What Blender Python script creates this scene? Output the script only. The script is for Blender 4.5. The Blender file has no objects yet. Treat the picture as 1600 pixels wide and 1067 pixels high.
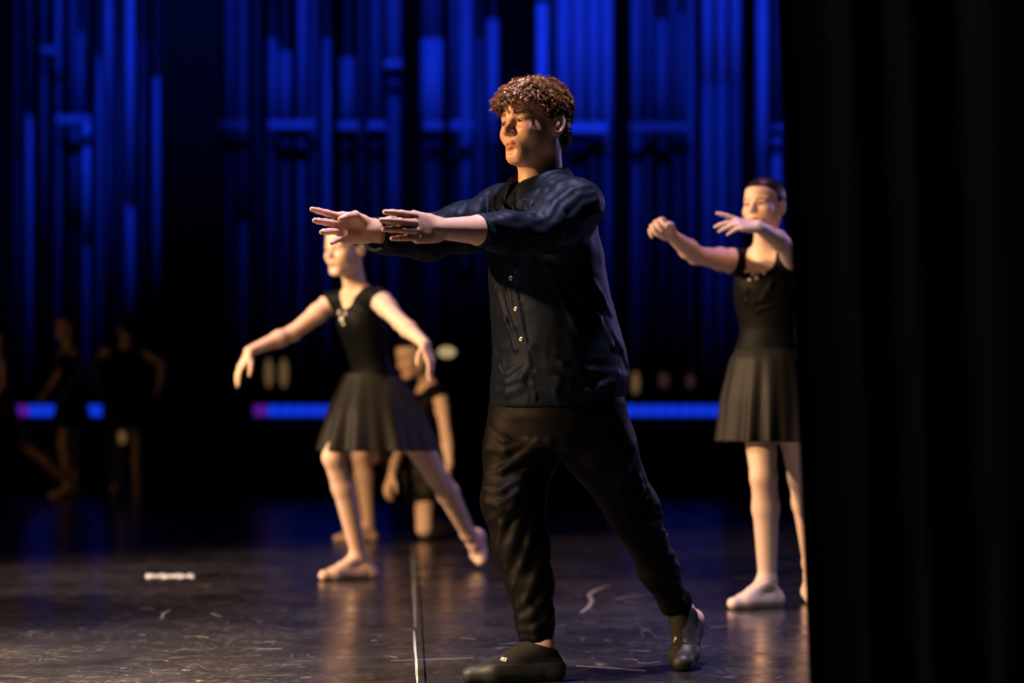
import bpy, math, random
import numpy as np
from mathutils import Vector

# ------------------------------------------------------------------ camera, world, lights, exposure
F = 3778.0          # focal length in pixels of the 1600 px wide frame (85 mm on full frame)
HC = 0.675          # camera height
HOR = 655.0         # pixel row of the horizon
scene = bpy.context.scene
COL = scene.collection

cam_data = bpy.data.cameras.new('camera')
cam = bpy.data.objects.new('camera', cam_data)
COL.objects.link(cam)
cam.location = (0, 0, HC)
cam.rotation_euler = (math.pi / 2, 0, 0)
cam_data.sensor_width = 36.0
cam_data.lens = F / 1600 * 36.0
cam_data.shift_y = (HOR - 533.5) / 1600
cam_data.clip_end = 200
cam_data.dof.use_dof = True
cam_data.dof.focus_distance = 6.15
cam_data.dof.aperture_fstop = 2.3
scene.camera = cam

world = bpy.data.worlds.new('world')
scene.world = world
world.use_nodes = True
world.node_tree.nodes['Background'].inputs[0].default_value = (0.05, 0.09, 0.5, 1)
world.node_tree.nodes['Background'].inputs[1].default_value = 0.006

vs = scene.view_settings
vs.view_transform = 'Standard'
vs.look = 'None'
vs.exposure = 0.0
vs.gamma = 1.0
vs.use_curve_mapping = False


def aim(ob, target):
    d = Vector(target) - ob.location
    ob.rotation_euler = d.to_track_quat('-Z', 'Y').to_euler()


def spot(name, loc, target, color, power, angle=60, size=0.12, blend=0.6):
    l = bpy.data.lights.new(name, 'SPOT')
    l.energy = power
    l.color = color
    l.spot_size = math.radians(angle)
    l.spot_blend = blend
    l.shadow_soft_size = size
    o = bpy.data.objects.new(name, l)
    COL.objects.link(o)
    o.location = loc
    aim(o, target)
    return o


def area(name, loc, target, color, power, sx, sy):
    l = bpy.data.lights.new(name, 'AREA')
    l.shape = 'RECTANGLE'
    l.size, l.size_y = sx, sy
    l.energy = power
    l.color = color
    o = bpy.data.objects.new(name, l)
    COL.objects.link(o)
    o.location = loc
    aim(o, target)
    return o


# warm side boom at stage left of the picture, cool top light, lavender side light from the right wing
spot('warm_side_light', (-6.5, 5.6, 3.0), (0.69, 9.1, 0.5), (1.0, 0.56, 0.24), 3200, 63, 0.14, 0.35)
spot('cool_top_light', (0.2, 6.0, 5.8), (0.1, 6.4, 0.8), (0.95, 0.80, 1.0), 2100, 50, 0.2)
spot('upstage_side_fill', (-5.8, 8.8, 3.4), (-0.3, 10.5, 0.9), (1.0, 0.74, 0.50), 1900, 46, 0.14, 0.4)  # added second spot that brightens the girls
spot('lavender_top_light', (1.5, 8.9, 5.6), (1.05, 8.6, 0.9), (0.85, 0.42, 1.0), 480, 30, 0.15)
spot('pink_top_light', (-0.6, 10.4, 5.6), (-0.7, 10.3, 0.8), (1.0, 0.62, 0.80), 520, 34, 0.15)
spot('lavender_side_light', (5.2, 11.5, 2.6), (0.0, 9.0, 0.9), (0.50, 0.40, 1.0), 260, 75, 0.15)
spot('warm_floor_wash', (-4.2, 2.6, 5.0), (-2.1, 5.5, 0.0), (1.0, 0.72, 0.45), 19000, 36, 0.2, 0.9)  # added spot that warms the near floor
spot('warm_far_boom', (-7.5, 18.2, 1.2), (-3.8, 20.6, 0.4), (1.0, 0.45, 0.15), 40, 40, 0.1)
spot('wing_curtain_fill', (1.9, 2.2, 2.6), (1.0, 4.2, 1.2), (0.72, 1.0, 0.80), 36, 70, 0.3)  # added fill that lifts only the black wing curtain
wash = area('blue_backdrop_wash', (0.0, 17.0, 7.6), (0.0, 22.6, 3.8), (0.02, 0.07, 1.0), 90, 11.0, 0.3)
wash.data.spread = math.radians(37)


# ------------------------------------------------------------------ materials
def mat(name, color, rough=0.6, metal=0.0, spec=0.5, noise=None, sss=0.0, emit=None, estr=0.0, sheen=0.0, attr=None, stint=None,
        bump=None):
    m = bpy.data.materials.new(name)
    m.use_nodes = True
    nt = m.node_tree
    b = nt.nodes['Principled BSDF']
    b.inputs['Base Color'].default_value = (*color, 1)
    b.inputs['Roughness'].default_value = rough
    b.inputs['Metallic'].default_value = metal
    b.inputs['Specular IOR Level'].default_value = spec
    if sss:
        b.inputs['Subsurface Weight'].default_value = sss
        b.inputs['Subsurface Radius'].default_value = (0.012, 0.004, 0.002)
        b.inputs['Subsurface Scale'].default_value = 1.0
    if stint:
        b.inputs['Specular Tint'].default_value = (*stint, 1)
    if sheen:
        b.inputs['Sheen Weight'].default_value = sheen
    if emit:
        b.inputs['Emission Color'].default_value = (*emit, 1)
        b.inputs['Emission Strength'].default_value = estr
    tc = nt.nodes.new('ShaderNodeTexCoord')
    if noise:
        sc, amt = noise
        n = nt.nodes.new('ShaderNodeTexNoise')
        n.inputs['Scale'].default_value = sc
        n.inputs['Detail'].default_value = 4
        nt.links.new(tc.outputs['Object'], n.inputs['Vector'])
        mx = nt.nodes.new('ShaderNodeMix')
        mx.data_type = 'RGBA'
        mx.inputs[6].default_value = (*[c * (1 - amt) for c in color], 1)
        mx.inputs[7].default_value = (*[min(1, c * (1 + amt)) for c in color], 1)
        nt.links.new(n.outputs['Fac'], mx.inputs[0])
        out = mx.outputs[2]
        if attr:
            a = nt.nodes.new('ShaderNodeVertexColor')
            a.layer_name = attr
            mm = nt.nodes.new('ShaderNodeMix')
            mm.data_type = 'RGBA'
            mm.blend_type = 'MULTIPLY'
            mm.inputs[0].default_value = 1
            nt.links.new(out, mm.inputs[6])
            nt.links.new(a.outputs['Color'], mm.inputs[7])
            out = mm.outputs[2]
        nt.links.new(out, b.inputs['Base Color'])
    if bump:
        sc, st = bump
        n2 = nt.nodes.new('ShaderNodeTexNoise')
        n2.inputs['Scale'].default_value = sc
        n2.inputs['Detail'].default_value = 3
        nt.links.new(tc.outputs['Object'], n2.inputs['Vector'])
        bp = nt.nodes.new('ShaderNodeBump')
        bp.inputs['Strength'].default_value = st
        bp.inputs['Distance'].default_value = 0.004
        nt.links.new(n2.outputs['Fac'], bp.inputs['Height'])
        nt.links.new(bp.outputs['Normal'], b.inputs['Normal'])
    return m


M = {}
M['skin'] = mat('skin', (0.64, 0.39, 0.29), 0.48, noise=(60, 0.12), sss=0.25, attr='tint')
M['skin_girl'] = mat('skin_girl', (0.74, 0.53, 0.42), 0.5, noise=(60, 0.08), sss=0.2, attr='tint')
M['eye'] = mat('eye', (0.36, 0.32, 0.29), 0.15, noise=(4, 0.05), attr='tint')
M['hair_brown'] = mat('hair_brown', (0.16, 0.066, 0.024), 0.28, noise=(90, 0.6), spec=0.6, stint=(1.0, 0.66, 0.34))
M['hair_dark'] = mat('hair_dark', (0.012, 0.007, 0.005), 0.45, noise=(120, 0.5), spec=0.2)
M['shirt'] = mat('shirt', (0.0050, 0.0078, 0.0150), 0.5, noise=(300, 0.3), spec=0.12, stint=(0.35, 0.5, 1.0), bump=(900, 0.15))
M['trousers'] = mat('trousers', (0.0024, 0.0025, 0.003), 0.55, noise=(300, 0.3), spec=0.09, bump=(900, 0.15))
M['sock'] = mat('sock', (0.008, 0.007, 0.007), 0.8, noise=(400, 0.4), spec=0.3, bump=(1200, 0.3))
M['shoe_leather'] = mat('shoe_leather', (0.010, 0.0105, 0.0105), 0.55, noise=(200, 0.3), spec=0.4)
M['print_white'] = mat('print_white', (0.55, 0.52, 0.5), 0.7, noise=(300, 0.1))
M['print_grey'] = mat('print_grey', (0.10, 0.09, 0.085), 0.7, noise=(300, 0.1))
M['button'] = mat('button', (0.45, 0.44, 0.42), 0.25, noise=(300, 0.1), metal=0.6)
M['button_core'] = mat('button_core', (0.02, 0.02, 0.02), 0.4, noise=(300, 0.1))
M['dress'] = mat('dress', (0.0035, 0.0038, 0.0048), 0.55, noise=(200, 0.3), spec=0.07)
M['skirt'] = mat('skirt', (0.012, 0.0105, 0.0095), 0.6, noise=(160, 0.3), spec=0.22)
M['tights'] = mat('tights', (0.72, 0.52, 0.44), 0.55, noise=(200, 0.05), sss=0.1)
M['slipper'] = mat('slipper', (0.74, 0.56, 0.50), 0.5, noise=(150, 0.06))
M['sole'] = mat('sole', (0.25, 0.17, 0.12), 0.7, noise=(150, 0.2))
M['gem'] = mat('gem', (0.85, 0.83, 0.8), 0.15, noise=(500, 0.2))
M['black_drape'] = mat('black_drape', (0.012, 0.014, 0.0125), 0.9, noise=(40, 0.25), spec=0.15, sheen=0.05)
M['black_wall'] = mat('black_wall', (0.004, 0.004, 0.005), 0.9, noise=(10, 0.2), spec=0.1)
M['riser'] = mat('riser', (0.006, 0.006, 0.008), 0.8, noise=(10, 0.2), spec=0.2)
M['led'] = mat('led', (0.02, 0.05, 0.5), 0.4, noise=(5, 0.2), emit=(0.004, 0.038, 0.75), estr=0.9)
M['led_violet'] = mat('led_violet', (0.2, 0.02, 0.3), 0.4, noise=(5, 0.2), emit=(0.12, 0.01, 0.35), estr=0.7)
M['housing'] = mat('housing', (0.01, 0.01, 0.012), 0.6, noise=(20, 0.2))
M['warm_glow'] = mat('warm_glow', (0.5, 0.35, 0.2), 0.4, noise=(20, 0.2), emit=(0.9, 0.5, 0.18), estr=0.13)  # emission stands in for a glow of unknown source
M['dim_glow'] = mat('dim_glow', (0.3, 0.15, 0.12), 0.4, noise=(20, 0.2), emit=(0.5, 0.22, 0.2), estr=0.06)
M['pale_glow'] = mat('pale_glow', (0.6, 0.55, 0.35), 0.4, noise=(20, 0.2), emit=(0.9, 0.70, 0.30), estr=0.48)
M['glint'] = mat('glint', (0.82, 0.88, 1.0), 0.35, noise=(60, 0.2))  # white stands in for a bright reflection on the floor
for i, v in enumerate((0.05, 0.13, 0.25, 0.45, 0.80)):  # levels of one blue put brighter and dimmer light into the colour
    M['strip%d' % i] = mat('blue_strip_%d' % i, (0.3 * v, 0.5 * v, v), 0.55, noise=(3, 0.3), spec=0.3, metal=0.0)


def floor_material():
    m = bpy.data.materials.new('marley')
    m.use_nodes = True
    nt = m.node_tree
    N, L = nt.nodes, nt.links
    b = N['Principled BSDF']
    tc = N.new('ShaderNodeTexCoord')

    def noise(scale, detail, sx=1, sy=1, rot=0.0, dist=0.0):
        mp = N.new('ShaderNodeMapping')
        mp.inputs['Scale'].default_value = (sx, sy, 1)
        mp.inputs['Rotation'].default_value = (0, 0, rot)
        L.new(tc.outputs['Object'], mp.inputs['Vector'])
        n = N.new('ShaderNodeTexNoise')
        n.inputs['Scale'].default_value = scale
        n.inputs['Detail'].default_value = detail
        n.inputs['Distortion'].default_value = dist
        L.new(mp.outputs['Vector'], n.inputs['Vector'])
        return n.outputs['Fac']

    def ramp(sock, p0, p1, v0=0.0, v1=1.0):
        r = N.new('ShaderNodeMapRange')
        r.inputs['From Min'].default_value = p0
        r.inputs['From Max'].default_value = p1
        r.inputs['To Min'].default_value = v0
        r.inputs['To Max'].default_value = v1
        L.new(sock, r.inputs['Value'])
        return r.outputs['Result']

    def band(sock, c, w):           # thin line where noise crosses a level: scratches
        s = N.new('ShaderNodeMath'); s.operation = 'SUBTRACT'; s.inputs[1].default_value = c
        L.new(sock, s.inputs[0])
        a = N.new('ShaderNodeMath'); a.operation = 'ABSOLUTE'
        L.new(s.outputs[0], a.inputs[0])
        return ramp(a.outputs[0], 0.0, w, 1.0, 0.0)

    def mul(a, b_):
        x = N.new('ShaderNodeMath'); x.operation = 'MULTIPLY'
        L.new(a, x.inputs[0])
        if isinstance(b_, float):
            x.inputs[1].default_value = b_
        else:
            L.new(b_, x.inputs[1])
        return x.outputs[0]

    def mx(a, b_):
        x = N.new('ShaderNodeMath'); x.operation = 'MAXIMUM'
        L.new(a, x.inputs[0]); L.new(b_, x.inputs[1])
        return x.outputs[0]

    patch = noise(1.6, 4)
    s1 = mul(band(noise(2.4, 2, 1, 1, 0.4, 1.5), 0.5, 0.006), ramp(noise(3.1, 2), 0.5, 0.62))
    s2 = mul(band(noise(3.0, 2, 1, 0.35, -0.5, 1.0), 0.47, 0.006), ramp(noise(2.7, 2, rot=1), 0.52, 0.64))
    s3 = mul(band(noise(5.0, 1, 0.5, 1, 0.2, 0.8), 0.53, 0.008), ramp(noise(4.1, 2, rot=2), 0.52, 0.64))
    s4 = mul(ramp(noise(30, 8, 1.0, 0.6, 0.2, 1.2), 0.52, 0.70), ramp(patch, 0.36, 0.60))
    scr = mx(mx(s1, s2), mx(s3, mul(s4, 0.6)))
    base = N.new('ShaderNodeMix'); base.data_type = 'RGBA'
    base.inputs[6].default_value = (0.012, 0.0115, 0.0125, 1)
    base.inputs[7].default_value = (0.028, 0.0265, 0.0265, 1)
    L.new(ramp(patch, 0.35, 0.65), base.inputs[0])
    c2 = N.new('ShaderNodeMix'); c2.data_type = 'RGBA'
    c2.inputs[7].default_value = (0.11, 0.105, 0.10, 1)
    L.new(scr, c2.inputs[0])
    L.new(base.outputs[2], c2.inputs[6])
    L.new(c2.outputs[2], b.inputs['Base Color'])
    rg = ramp(noise(9, 6, 1, 0.5), 0.3, 0.7, 0.14, 0.30)
    L.new(rg, b.inputs['Roughness'])
    b.inputs['Specular IOR Level'].default_value = 0.6
    bp = N.new('ShaderNodeBump')
    bp.inputs['Strength'].default_value = 0.10
    bp.inputs['Distance'].default_value = 0.004
    L.new(noise(5, 5, 1, 0.6), bp.inputs['Height'])
    L.new(bp.outputs['Normal'], b.inputs['Normal'])
    return m


M['marley'] = floor_material()


# ------------------------------------------------------------------ helpers: objects
def P(px, py, D):
    """point at distance D along the view that the photograph shows at pixel (px, py)"""
    return np.array([(px - 800) / F * D, D, HC - (py - HOR) / F * D])


def new_mesh(name, verts, faces, material, parent=None, smooth=True, colors=None, kind=None):
    verts = np.asarray(verts, dtype=np.float32)
    if parent is not None:
        root = parent
        off = Vector((0, 0, 0))
        while root is not None:
            off += root.location
            root = root.parent
        verts = verts - np.array(off, dtype=np.float32)
    me = bpy.data.meshes.new(name)
    if isinstance(faces, np.ndarray):
        nf, k = faces.shape
        me.vertices.add(len(verts))
        me.vertices.foreach_set('co', verts.ravel())
        me.loops.add(nf * k)
        me.loops.foreach_set('vertex_index', faces.astype(np.int32).ravel())
        me.polygons.add(nf)
        me.polygons.foreach_set('loop_start', np.arange(0, nf * k, k, dtype=np.int32))
        me.update(calc_edges=True)
        me.validate()
    else:
        me.from_pydata([tuple(map(float, v)) for v in verts], [], faces)
        me.update()
    if smooth:
        me.polygons.foreach_set('use_smooth', np.ones(len(me.polygons), dtype=bool))
    if colors is not None and len(me.vertices) == len(colors):
        ca = me.color_attributes.new('tint', 'FLOAT_COLOR', 'POINT')
        c4 = np.ones((len(colors), 4), dtype=np.float32)
        c4[:, :3] = colors
        ca.data.foreach_set('color', c4.ravel())
    me.materials.append(material)
    o = bpy.data.objects.new(name, me)
    COL.objects.link(o)
    if parent is not None:
        o.parent = parent
    if kind:
        o['kind'] = kind
    return o


def empty(name, loc, label=None, cat=None, group=None, parent=None):
    o = bpy.data.objects.new(name, None)
    COL.objects.link(o)
    o.location = loc
    o.empty_display_size = 0.1
    if label:
        o['label'] = label
    if cat:
        o['category'] = cat
    if group:
        o['group'] = group
    o.parent = parent
    return o


def tag(o, label, cat, group=None):
    o['label'] = label
    o['category'] = cat
    if group:
        o['group'] = group
    return o


def box_geo(x0, x1, y0, y1, z0, z1):
    v = [(x0, y0, z0), (x1, y0, z0), (x1, y1, z0), (x0, y1, z0), (x0, y0, z1), (x1, y0, z1), (x1, y1, z1), (x0, y1, z1)]
    f = [(0, 3, 2, 1), (4, 5, 6, 7), (0, 1, 5, 4), (1, 2, 6, 5), (2, 3, 7, 6), (3, 0, 4, 7)]
    return v, f


def box(name, dims, material, parent=None):
    v, f = box_geo(*dims)
    return new_mesh(name, v, f, material, parent, smooth=False)


def sweep_sheet(name, xs, ys, z0, z1, thick, material, parent=None, nz=2, wob=None):
    """a hanging cloth: plan curve (xs, ys) extruded from z0 to z1, with real thickness"""
    n = len(xs)
    V, Fc = [], []
    for side in (0, 1):
        for k in range(nz):
            t = k / (nz - 1)
            z = z0 + (z1 - z0) * t
            for i in range(n):
                dx, dy = (wob(i / (n - 1), t) if wob else (0, 0))
                V.append((xs[i] + dx, ys[i] + dy + side * thick, z))
    S = n * nz
    for k in range(nz - 1):
        for i in range(n - 1):
            a = k * n + i
            Fc.append((a, a + 1, a + n + 1, a + n))
            b_ = S + a
            Fc.append((b_, b_ + n, b_ + n + 1, b_ + 1))
    for i in range(n - 1):
        Fc.append((i + 1, i, S + i, S + i + 1))
        a = (nz - 1) * n + i
        Fc.append((a, a + 1, S + a + 1, S + a))
    for k in range(nz - 1):
        a = k * n
        Fc.append((a, a + n, S + a + n, S + a))
        a = k * n + n - 1
        Fc.append((a + n, a, S + a, S + a + n))
    return new_mesh(name, V, Fc, material, parent)


# ------------------------------------------------------------------ helpers: signed-distance modelling
f32 = np.float32
rng = np.random.default_rng(7)
NT = rng.random((32, 32, 32)).astype(f32)


def vnoise(p):
    i = np.floor(p).astype(np.int32)
    f = (p - i).astype(f32)
    f = f * f * (3 - 2 * f)
    x0, y0, z0 = (i[:, 0] & 31), (i[:, 1] & 31), (i[:, 2] & 31)
    x1, y1, z1 = (x0 + 1) & 31, (y0 + 1) & 31, (z0 + 1) & 31
    fx, fy, fz = f[:, 0], f[:, 1], f[:, 2]
    a = NT[x0, y0, z0] * (1 - fx) + NT[x1, y0, z0] * fx
    b = NT[x0, y1, z0] * (1 - fx) + NT[x1, y1, z0] * fx
    c = NT[x0, y0, z1] * (1 - fx) + NT[x1, y0, z1] * fx
    d = NT[x0, y1, z1] * (1 - fx) + NT[x1, y1, z1] * fx
    a = a * (1 - fy) + b * fy
    c = c * (1 - fy) + d * fy
    return a * (1 - fz) + c * fz


def smin(a, b, k):
    if k <= 0:
        return np.minimum(a, b)
    h = np.maximum(k - np.abs(a - b), 0) / k
    return np.minimum(a, b) - h * h * (k * 0.25)


def V3(*a):
    return np.array(a if len(a) > 1 else a[0], dtype=np.float64)


def unit(v):
    v = np.asarray(v, dtype=np.float64)
    return v / max(1e-9, np.linalg.norm(v))


class Shape:
    """a list of primitives blended into one distance field, meshed as one continuous surface"""

    def __init__(self):
        self.p = []          # (fn, centre, bound radius, k, op)

    def add(self, fn, c, r, k=0.01, op=1):
        self.p.append((fn, np.asarray(c, dtype=f32), float(r), float(k), op))
        return self

    def cone(self, a, b, ra, rb, k=0.01, op=1, flat=None):
        a = np.asarray(a, dtype=f32)
        b = np.asarray(b, dtype=f32)
        ab = b - a
        l2 = float(ab @ ab) + 1e-12
        if flat is not None:
            dr, fa = flat
            dr = np.asarray(unit(dr), dtype=f32)
            g = f32(1 / fa ** 2 - 1)

        def fn(q):
            q = q - a
            t = np.clip((q @ ab) / l2, 0, 1)
            q = q - t[:, None] * ab
            s = np.einsum('ij,ij->i', q, q)
            if flat is not None:
                e = q @ dr
                s = s + g * e * e
            return np.sqrt(s) - (ra + (rb - ra) * t)
        return self.add(fn, (a + b) / 2, math.sqrt(l2) / 2 + max(ra, rb), k, op)

    def chain(self, pts, rs, k=0.01, op=1, flat=None):
        for i in range(len(pts) - 1):
            self.cone(pts[i], pts[i + 1], rs[i], rs[i + 1], k, op, flat)
        return self

    def ell(self, c, r, R=None, k=0.01, op=1):
        c = np.asarray(c, dtype=f32)
        r = np.asarray(r, dtype=f32)
        R = np.eye(3, dtype=f32) if R is None else np.asarray(R, dtype=f32)

        def fn(q):
            q = ((q - c) @ R) / r
            k0 = np.sqrt(np.einsum('ij,ij->i', q, q)) + 1e-6
            q = q / r
            k1 = np.sqrt(np.einsum('ij,ij->i', q, q)) + 1e-6
            return k0 * (k0 - 1) / k1
        return self.add(fn, c, float(r.max()), k, op)

    def loft(self, rows, k=0.01, op=1, mod=None, cap=0.012):
        """rows (z, cx, cy, a, b, yaw): stacked ellipses, a across, b front to back"""
        rows = sorted(rows)
        T = np.array(rows, dtype=np.float64)
        zz = np.linspace(T[0, 0], T[-1, 0], 96)
        tab = []
        for c in range(1, 6):
            y = np.interp(zz, T[:, 0], T[:, c])
            for _ in range(14):
                y[1:-1] = (y[:-2] + 2 * y[1:-1] + y[2:]) / 4
            tab.append(y)
        z0, z1 = zz[0], zz[-1]

        def fn(q):
            z = q[:, 2]
            cx, cy, a, b, yw = [np.interp(z, zz, t).astype(f32) for t in tab]
            dx, dy = q[:, 0] - cx, q[:, 1] - cy
            c, s = np.cos(yw), np.sin(yw)
            lx = -dx * c + dy * s          # towards the person's right
            ly = -dx * s - dy * c          # towards the person's front
            if mod is not None:
                m = mod(np.arctan2(lx, ly), z)
                a, b = a * m, b * m
            u, v = lx / a, ly / b
            k0 = np.sqrt(u * u + v * v) + 1e-5
            k1 = np.sqrt((u / a) ** 2 + (v / b) ** 2) + 1e-5
            d = k0 * (k0 - 1) / k1
            e = np.maximum(z - f32(z1), f32(z0) - z)
            return -smin(-d, -e, cap)
        mid = np.array([T[:, 1].mean(), T[:, 2].mean(), (z0 + z1) / 2])
        rad = math.hypot((z1 - z0) / 2, T[:, 3:5].max() * 1.25 + np.ptp(T[:, 1:3], axis=0).max()) + 0.02
        return self.add(fn, mid, rad, k, op)

    def disp(self, fn, c, r):
        return self.add(fn, c, r, 0, 0)

    def ev(self, q, cull=None):
        q = np.asarray(q, dtype=f32)
        d = np.full(len(q), 9.0, dtype=f32)
        for fn, c, r, k, op in self.p:
            if cull is not None:
                bc, br = cull
                if op != 0 or r < 5:
                    gap = float(np.linalg.norm(bc - c)) - br - r
                    if gap > k + 0.03 + br * 0.3:
                        continue
            if op == 1:
                d = smin(d, fn(q), k)
            elif op == -1:
                d = -smin(-d, fn(q), k)
            elif op == 2:                     # intersect
                d = -smin(-d, -fn(q), k)
            else:
                d = d + fn(q)
        return d

    def bounds(self):
        lo, hi = np.full(3, 1e9), np.full(3, -1e9)
        for fn, c, r, k, op in self.p:
            if op == 1:
                lo = np.minimum(lo, c - r)
                hi = np.maximum(hi, c + r)
        return lo - 0.02, hi + 0.02

    def mesh(self, h, lo=None, hi=None, N=14):
        l2, h2 = self.bounds()
        lo = l2 if lo is None else np.maximum(lo, l2)
        hi = h2 if hi is None else np.minimum(hi, h2)
        nb = np.maximum(1, np.ceil((hi - lo) / (h * N)).astype(int))
        dims = nb * N + 4
        gx = np.stack(np.meshgrid(*[np.arange(n) for n in nb], indexing='ij'), -1).reshape(-1, 3)
        cen = lo + (gx + 0.5) * N * h
        half = N * h * 0.87
        far = np.full(len(cen), 9.0)
        # cheap culling: nearest bounding sphere first
        near = np.zeros(len(cen), dtype=bool)
        for fn, c, r, k, op in self.p:
            if op == 1:
                near |= np.linalg.norm(cen - c, axis=1) < r + half * 1.2
        idx = np.where(near)[0]
        far[idx] = self.ev(cen[idx])
        todo = np.where(np.abs(far) < half * 1.7 + 0.012)[0]
        loc = np.stack(np.meshgrid(*[np.arange(-1, N + 1)] * 3, indexing='ij'), -1).reshape(-1, 3)
        n2 = N + 2
        ids_all, pos_all, quads_all = [], [], []
        cor = np.array([[i, j, k] for i in (0, 1) for j in (0, 1) for k in (0, 1)])
        edges = [(a, b) for a in range(8) for b in range(a + 1, 8) if bin(a ^ b).count('1') == 1]
        stride = np.array([dims[1] * dims[2], dims[2], 1], dtype=np.int64)
        for ti in todo:
            org = gx[ti] * N
            pts = lo + (loc + org) * h
            S = self.ev(pts, (cen[ti].astype(f32), half)).reshape(n2, n2, n2)
            neg = S < 0
            if neg.all() or not neg.any():
                continue
            cs = np.zeros((N + 1,) * 3, dtype=np.int8)
            for c in cor:
                cs += neg[c[0]:c[0] + N + 1, c[1]:c[1] + N + 1, c[2]:c[2] + N + 1]
            act = np.argwhere((cs > 0) & (cs < 8))
            if len(act) == 0:
                continue
            vals = np.stack([S[act[:, 0] + c[0], act[:, 1] + c[1], act[:, 2] + c[2]] for c in cor], 1)
            acc = np.zeros((len(act), 3))
            cnt = np.zeros(len(act))
            for a, b in edges:
                va, vb = vals[:, a], vals[:, b]
                m = (va < 0) != (vb < 0)
                t = np.where(m, va / np.where(m, va - vb, 1), 0)
                acc += np.where(m[:, None], cor[a] + t[:, None] * (cor[b] - cor[a]), 0)
                cnt += m
            g = act - 1 + org
            pos_all.append(lo + (g + acc / cnt[:, None]) * h)
            ids_all.append((g + 1) @ stride)
            for ax in range(3):
                o1, o2 = (ax + 1) % 3, (ax + 2) % 3
                sl = [slice(1, N + 1)] * 3
                s2 = [slice(1, N + 1)] * 3
                s2[ax] = slice(2, N + 2)
                a_, b_ = neg[tuple(sl)], neg[tuple(s2)]
                for flip in (0, 1):
                    e = np.argwhere((a_ & ~b_) if flip == 0 else (~a_ & b_))
                    if len(e) == 0:
                        continue
                    gi = (e + org + 1) @ stride
                    q = np.stack([gi - stride[o1] - stride[o2], gi - stride[o2], gi, gi - stride[o1]], 1)
                    quads_all.append(q if flip == 0 else q[:, ::-1])
        ids = np.concatenate(ids_all)
        pos = np.concatenate(pos_all)
        qd = np.concatenate(quads_all)
        uid, first = np.unique(ids, return_index=True)
        pos = pos[first]
        ok = np.isin(qd, uid).all(axis=1)
        qd = np.searchsorted(uid, qd[ok])
        used = np.unique(qd)
        if len(used) != len(pos):
            mp = np.full(len(pos), -1)
            mp[used] = np.arange(len(used))
            pos, qd = pos[used], mp[qd]
        return pos, qd

    def hit(self, px, py, start=5.0):
        """first point of the surface that the photograph's pixel looks at"""
        d = unit(P(px, py, 1.0) - V3(0, 0, HC))
        o = V3(0, 0, HC)
        t = start
        for _ in range(160):
            s = float(self.ev((o + d * t)[None, :])[0])
            if s < 0.0006:
                break
            t += min(s * 0.8, 0.3)
            if t > 40:
                return None
        return o + d * t if s < 0.01 else None

    def normal(self, p, e=0.002):
        q = np.array([p + V3(e, 0, 0), p - V3(e, 0, 0), p + V3(0, e, 0), p - V3(0, e, 0), p + V3(0, 0, e), p - V3(0, 0, e)])
        s = self.ev(q)
        return unit([s[0] - s[1], s[2] - s[3], s[4] - s[5]])

    def copy(self):
        c = Shape()
        c.p = list(self.p)
        return c

    def fold(self, pix, r=0.008, k=0.018, depth=0.6, start=5.0, base=None):
        """a raised cloth fold that runs over the surface under the given pixels"""
        pts = []
        base = base or self
        for (px, py) in pix:
            h_ = base.hit(px, py, start)
            if h_ is not None:
                pts.append(h_ - base.normal(h_) * r * depth)
        n = len(pts)
        if n < 2:
            return
        rs = [r * (0.35 + 0.65 * math.sin(math.pi * (i + 0.5) / n)) for i in range(n)]
        new = Shape()
        new.chain(pts, rs, k)
        self.p += new.p


def basis(yaw, pitch=0.0, roll=0.0):
    """columns: person's right, forward, up. yaw 0 faces the camera, positive turns to the picture's left"""
    a = math.radians(yaw)
    r = V3(-math.cos(a), math.sin(a), 0)
    f = V3(-math.sin(a), -math.cos(a), 0)
    u = V3(0, 0, 1)
    p = math.radians(pitch)
    f, u = f * math.cos(p) + u * math.sin(p), u * math.cos(p) - f * math.sin(p)
    q = math.radians(roll)
    r, u = r * math.cos(q) + u * math.sin(q), u * math.cos(q) - r * math.sin(q)
    return np.stack([r, f, u], 1)


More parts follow.
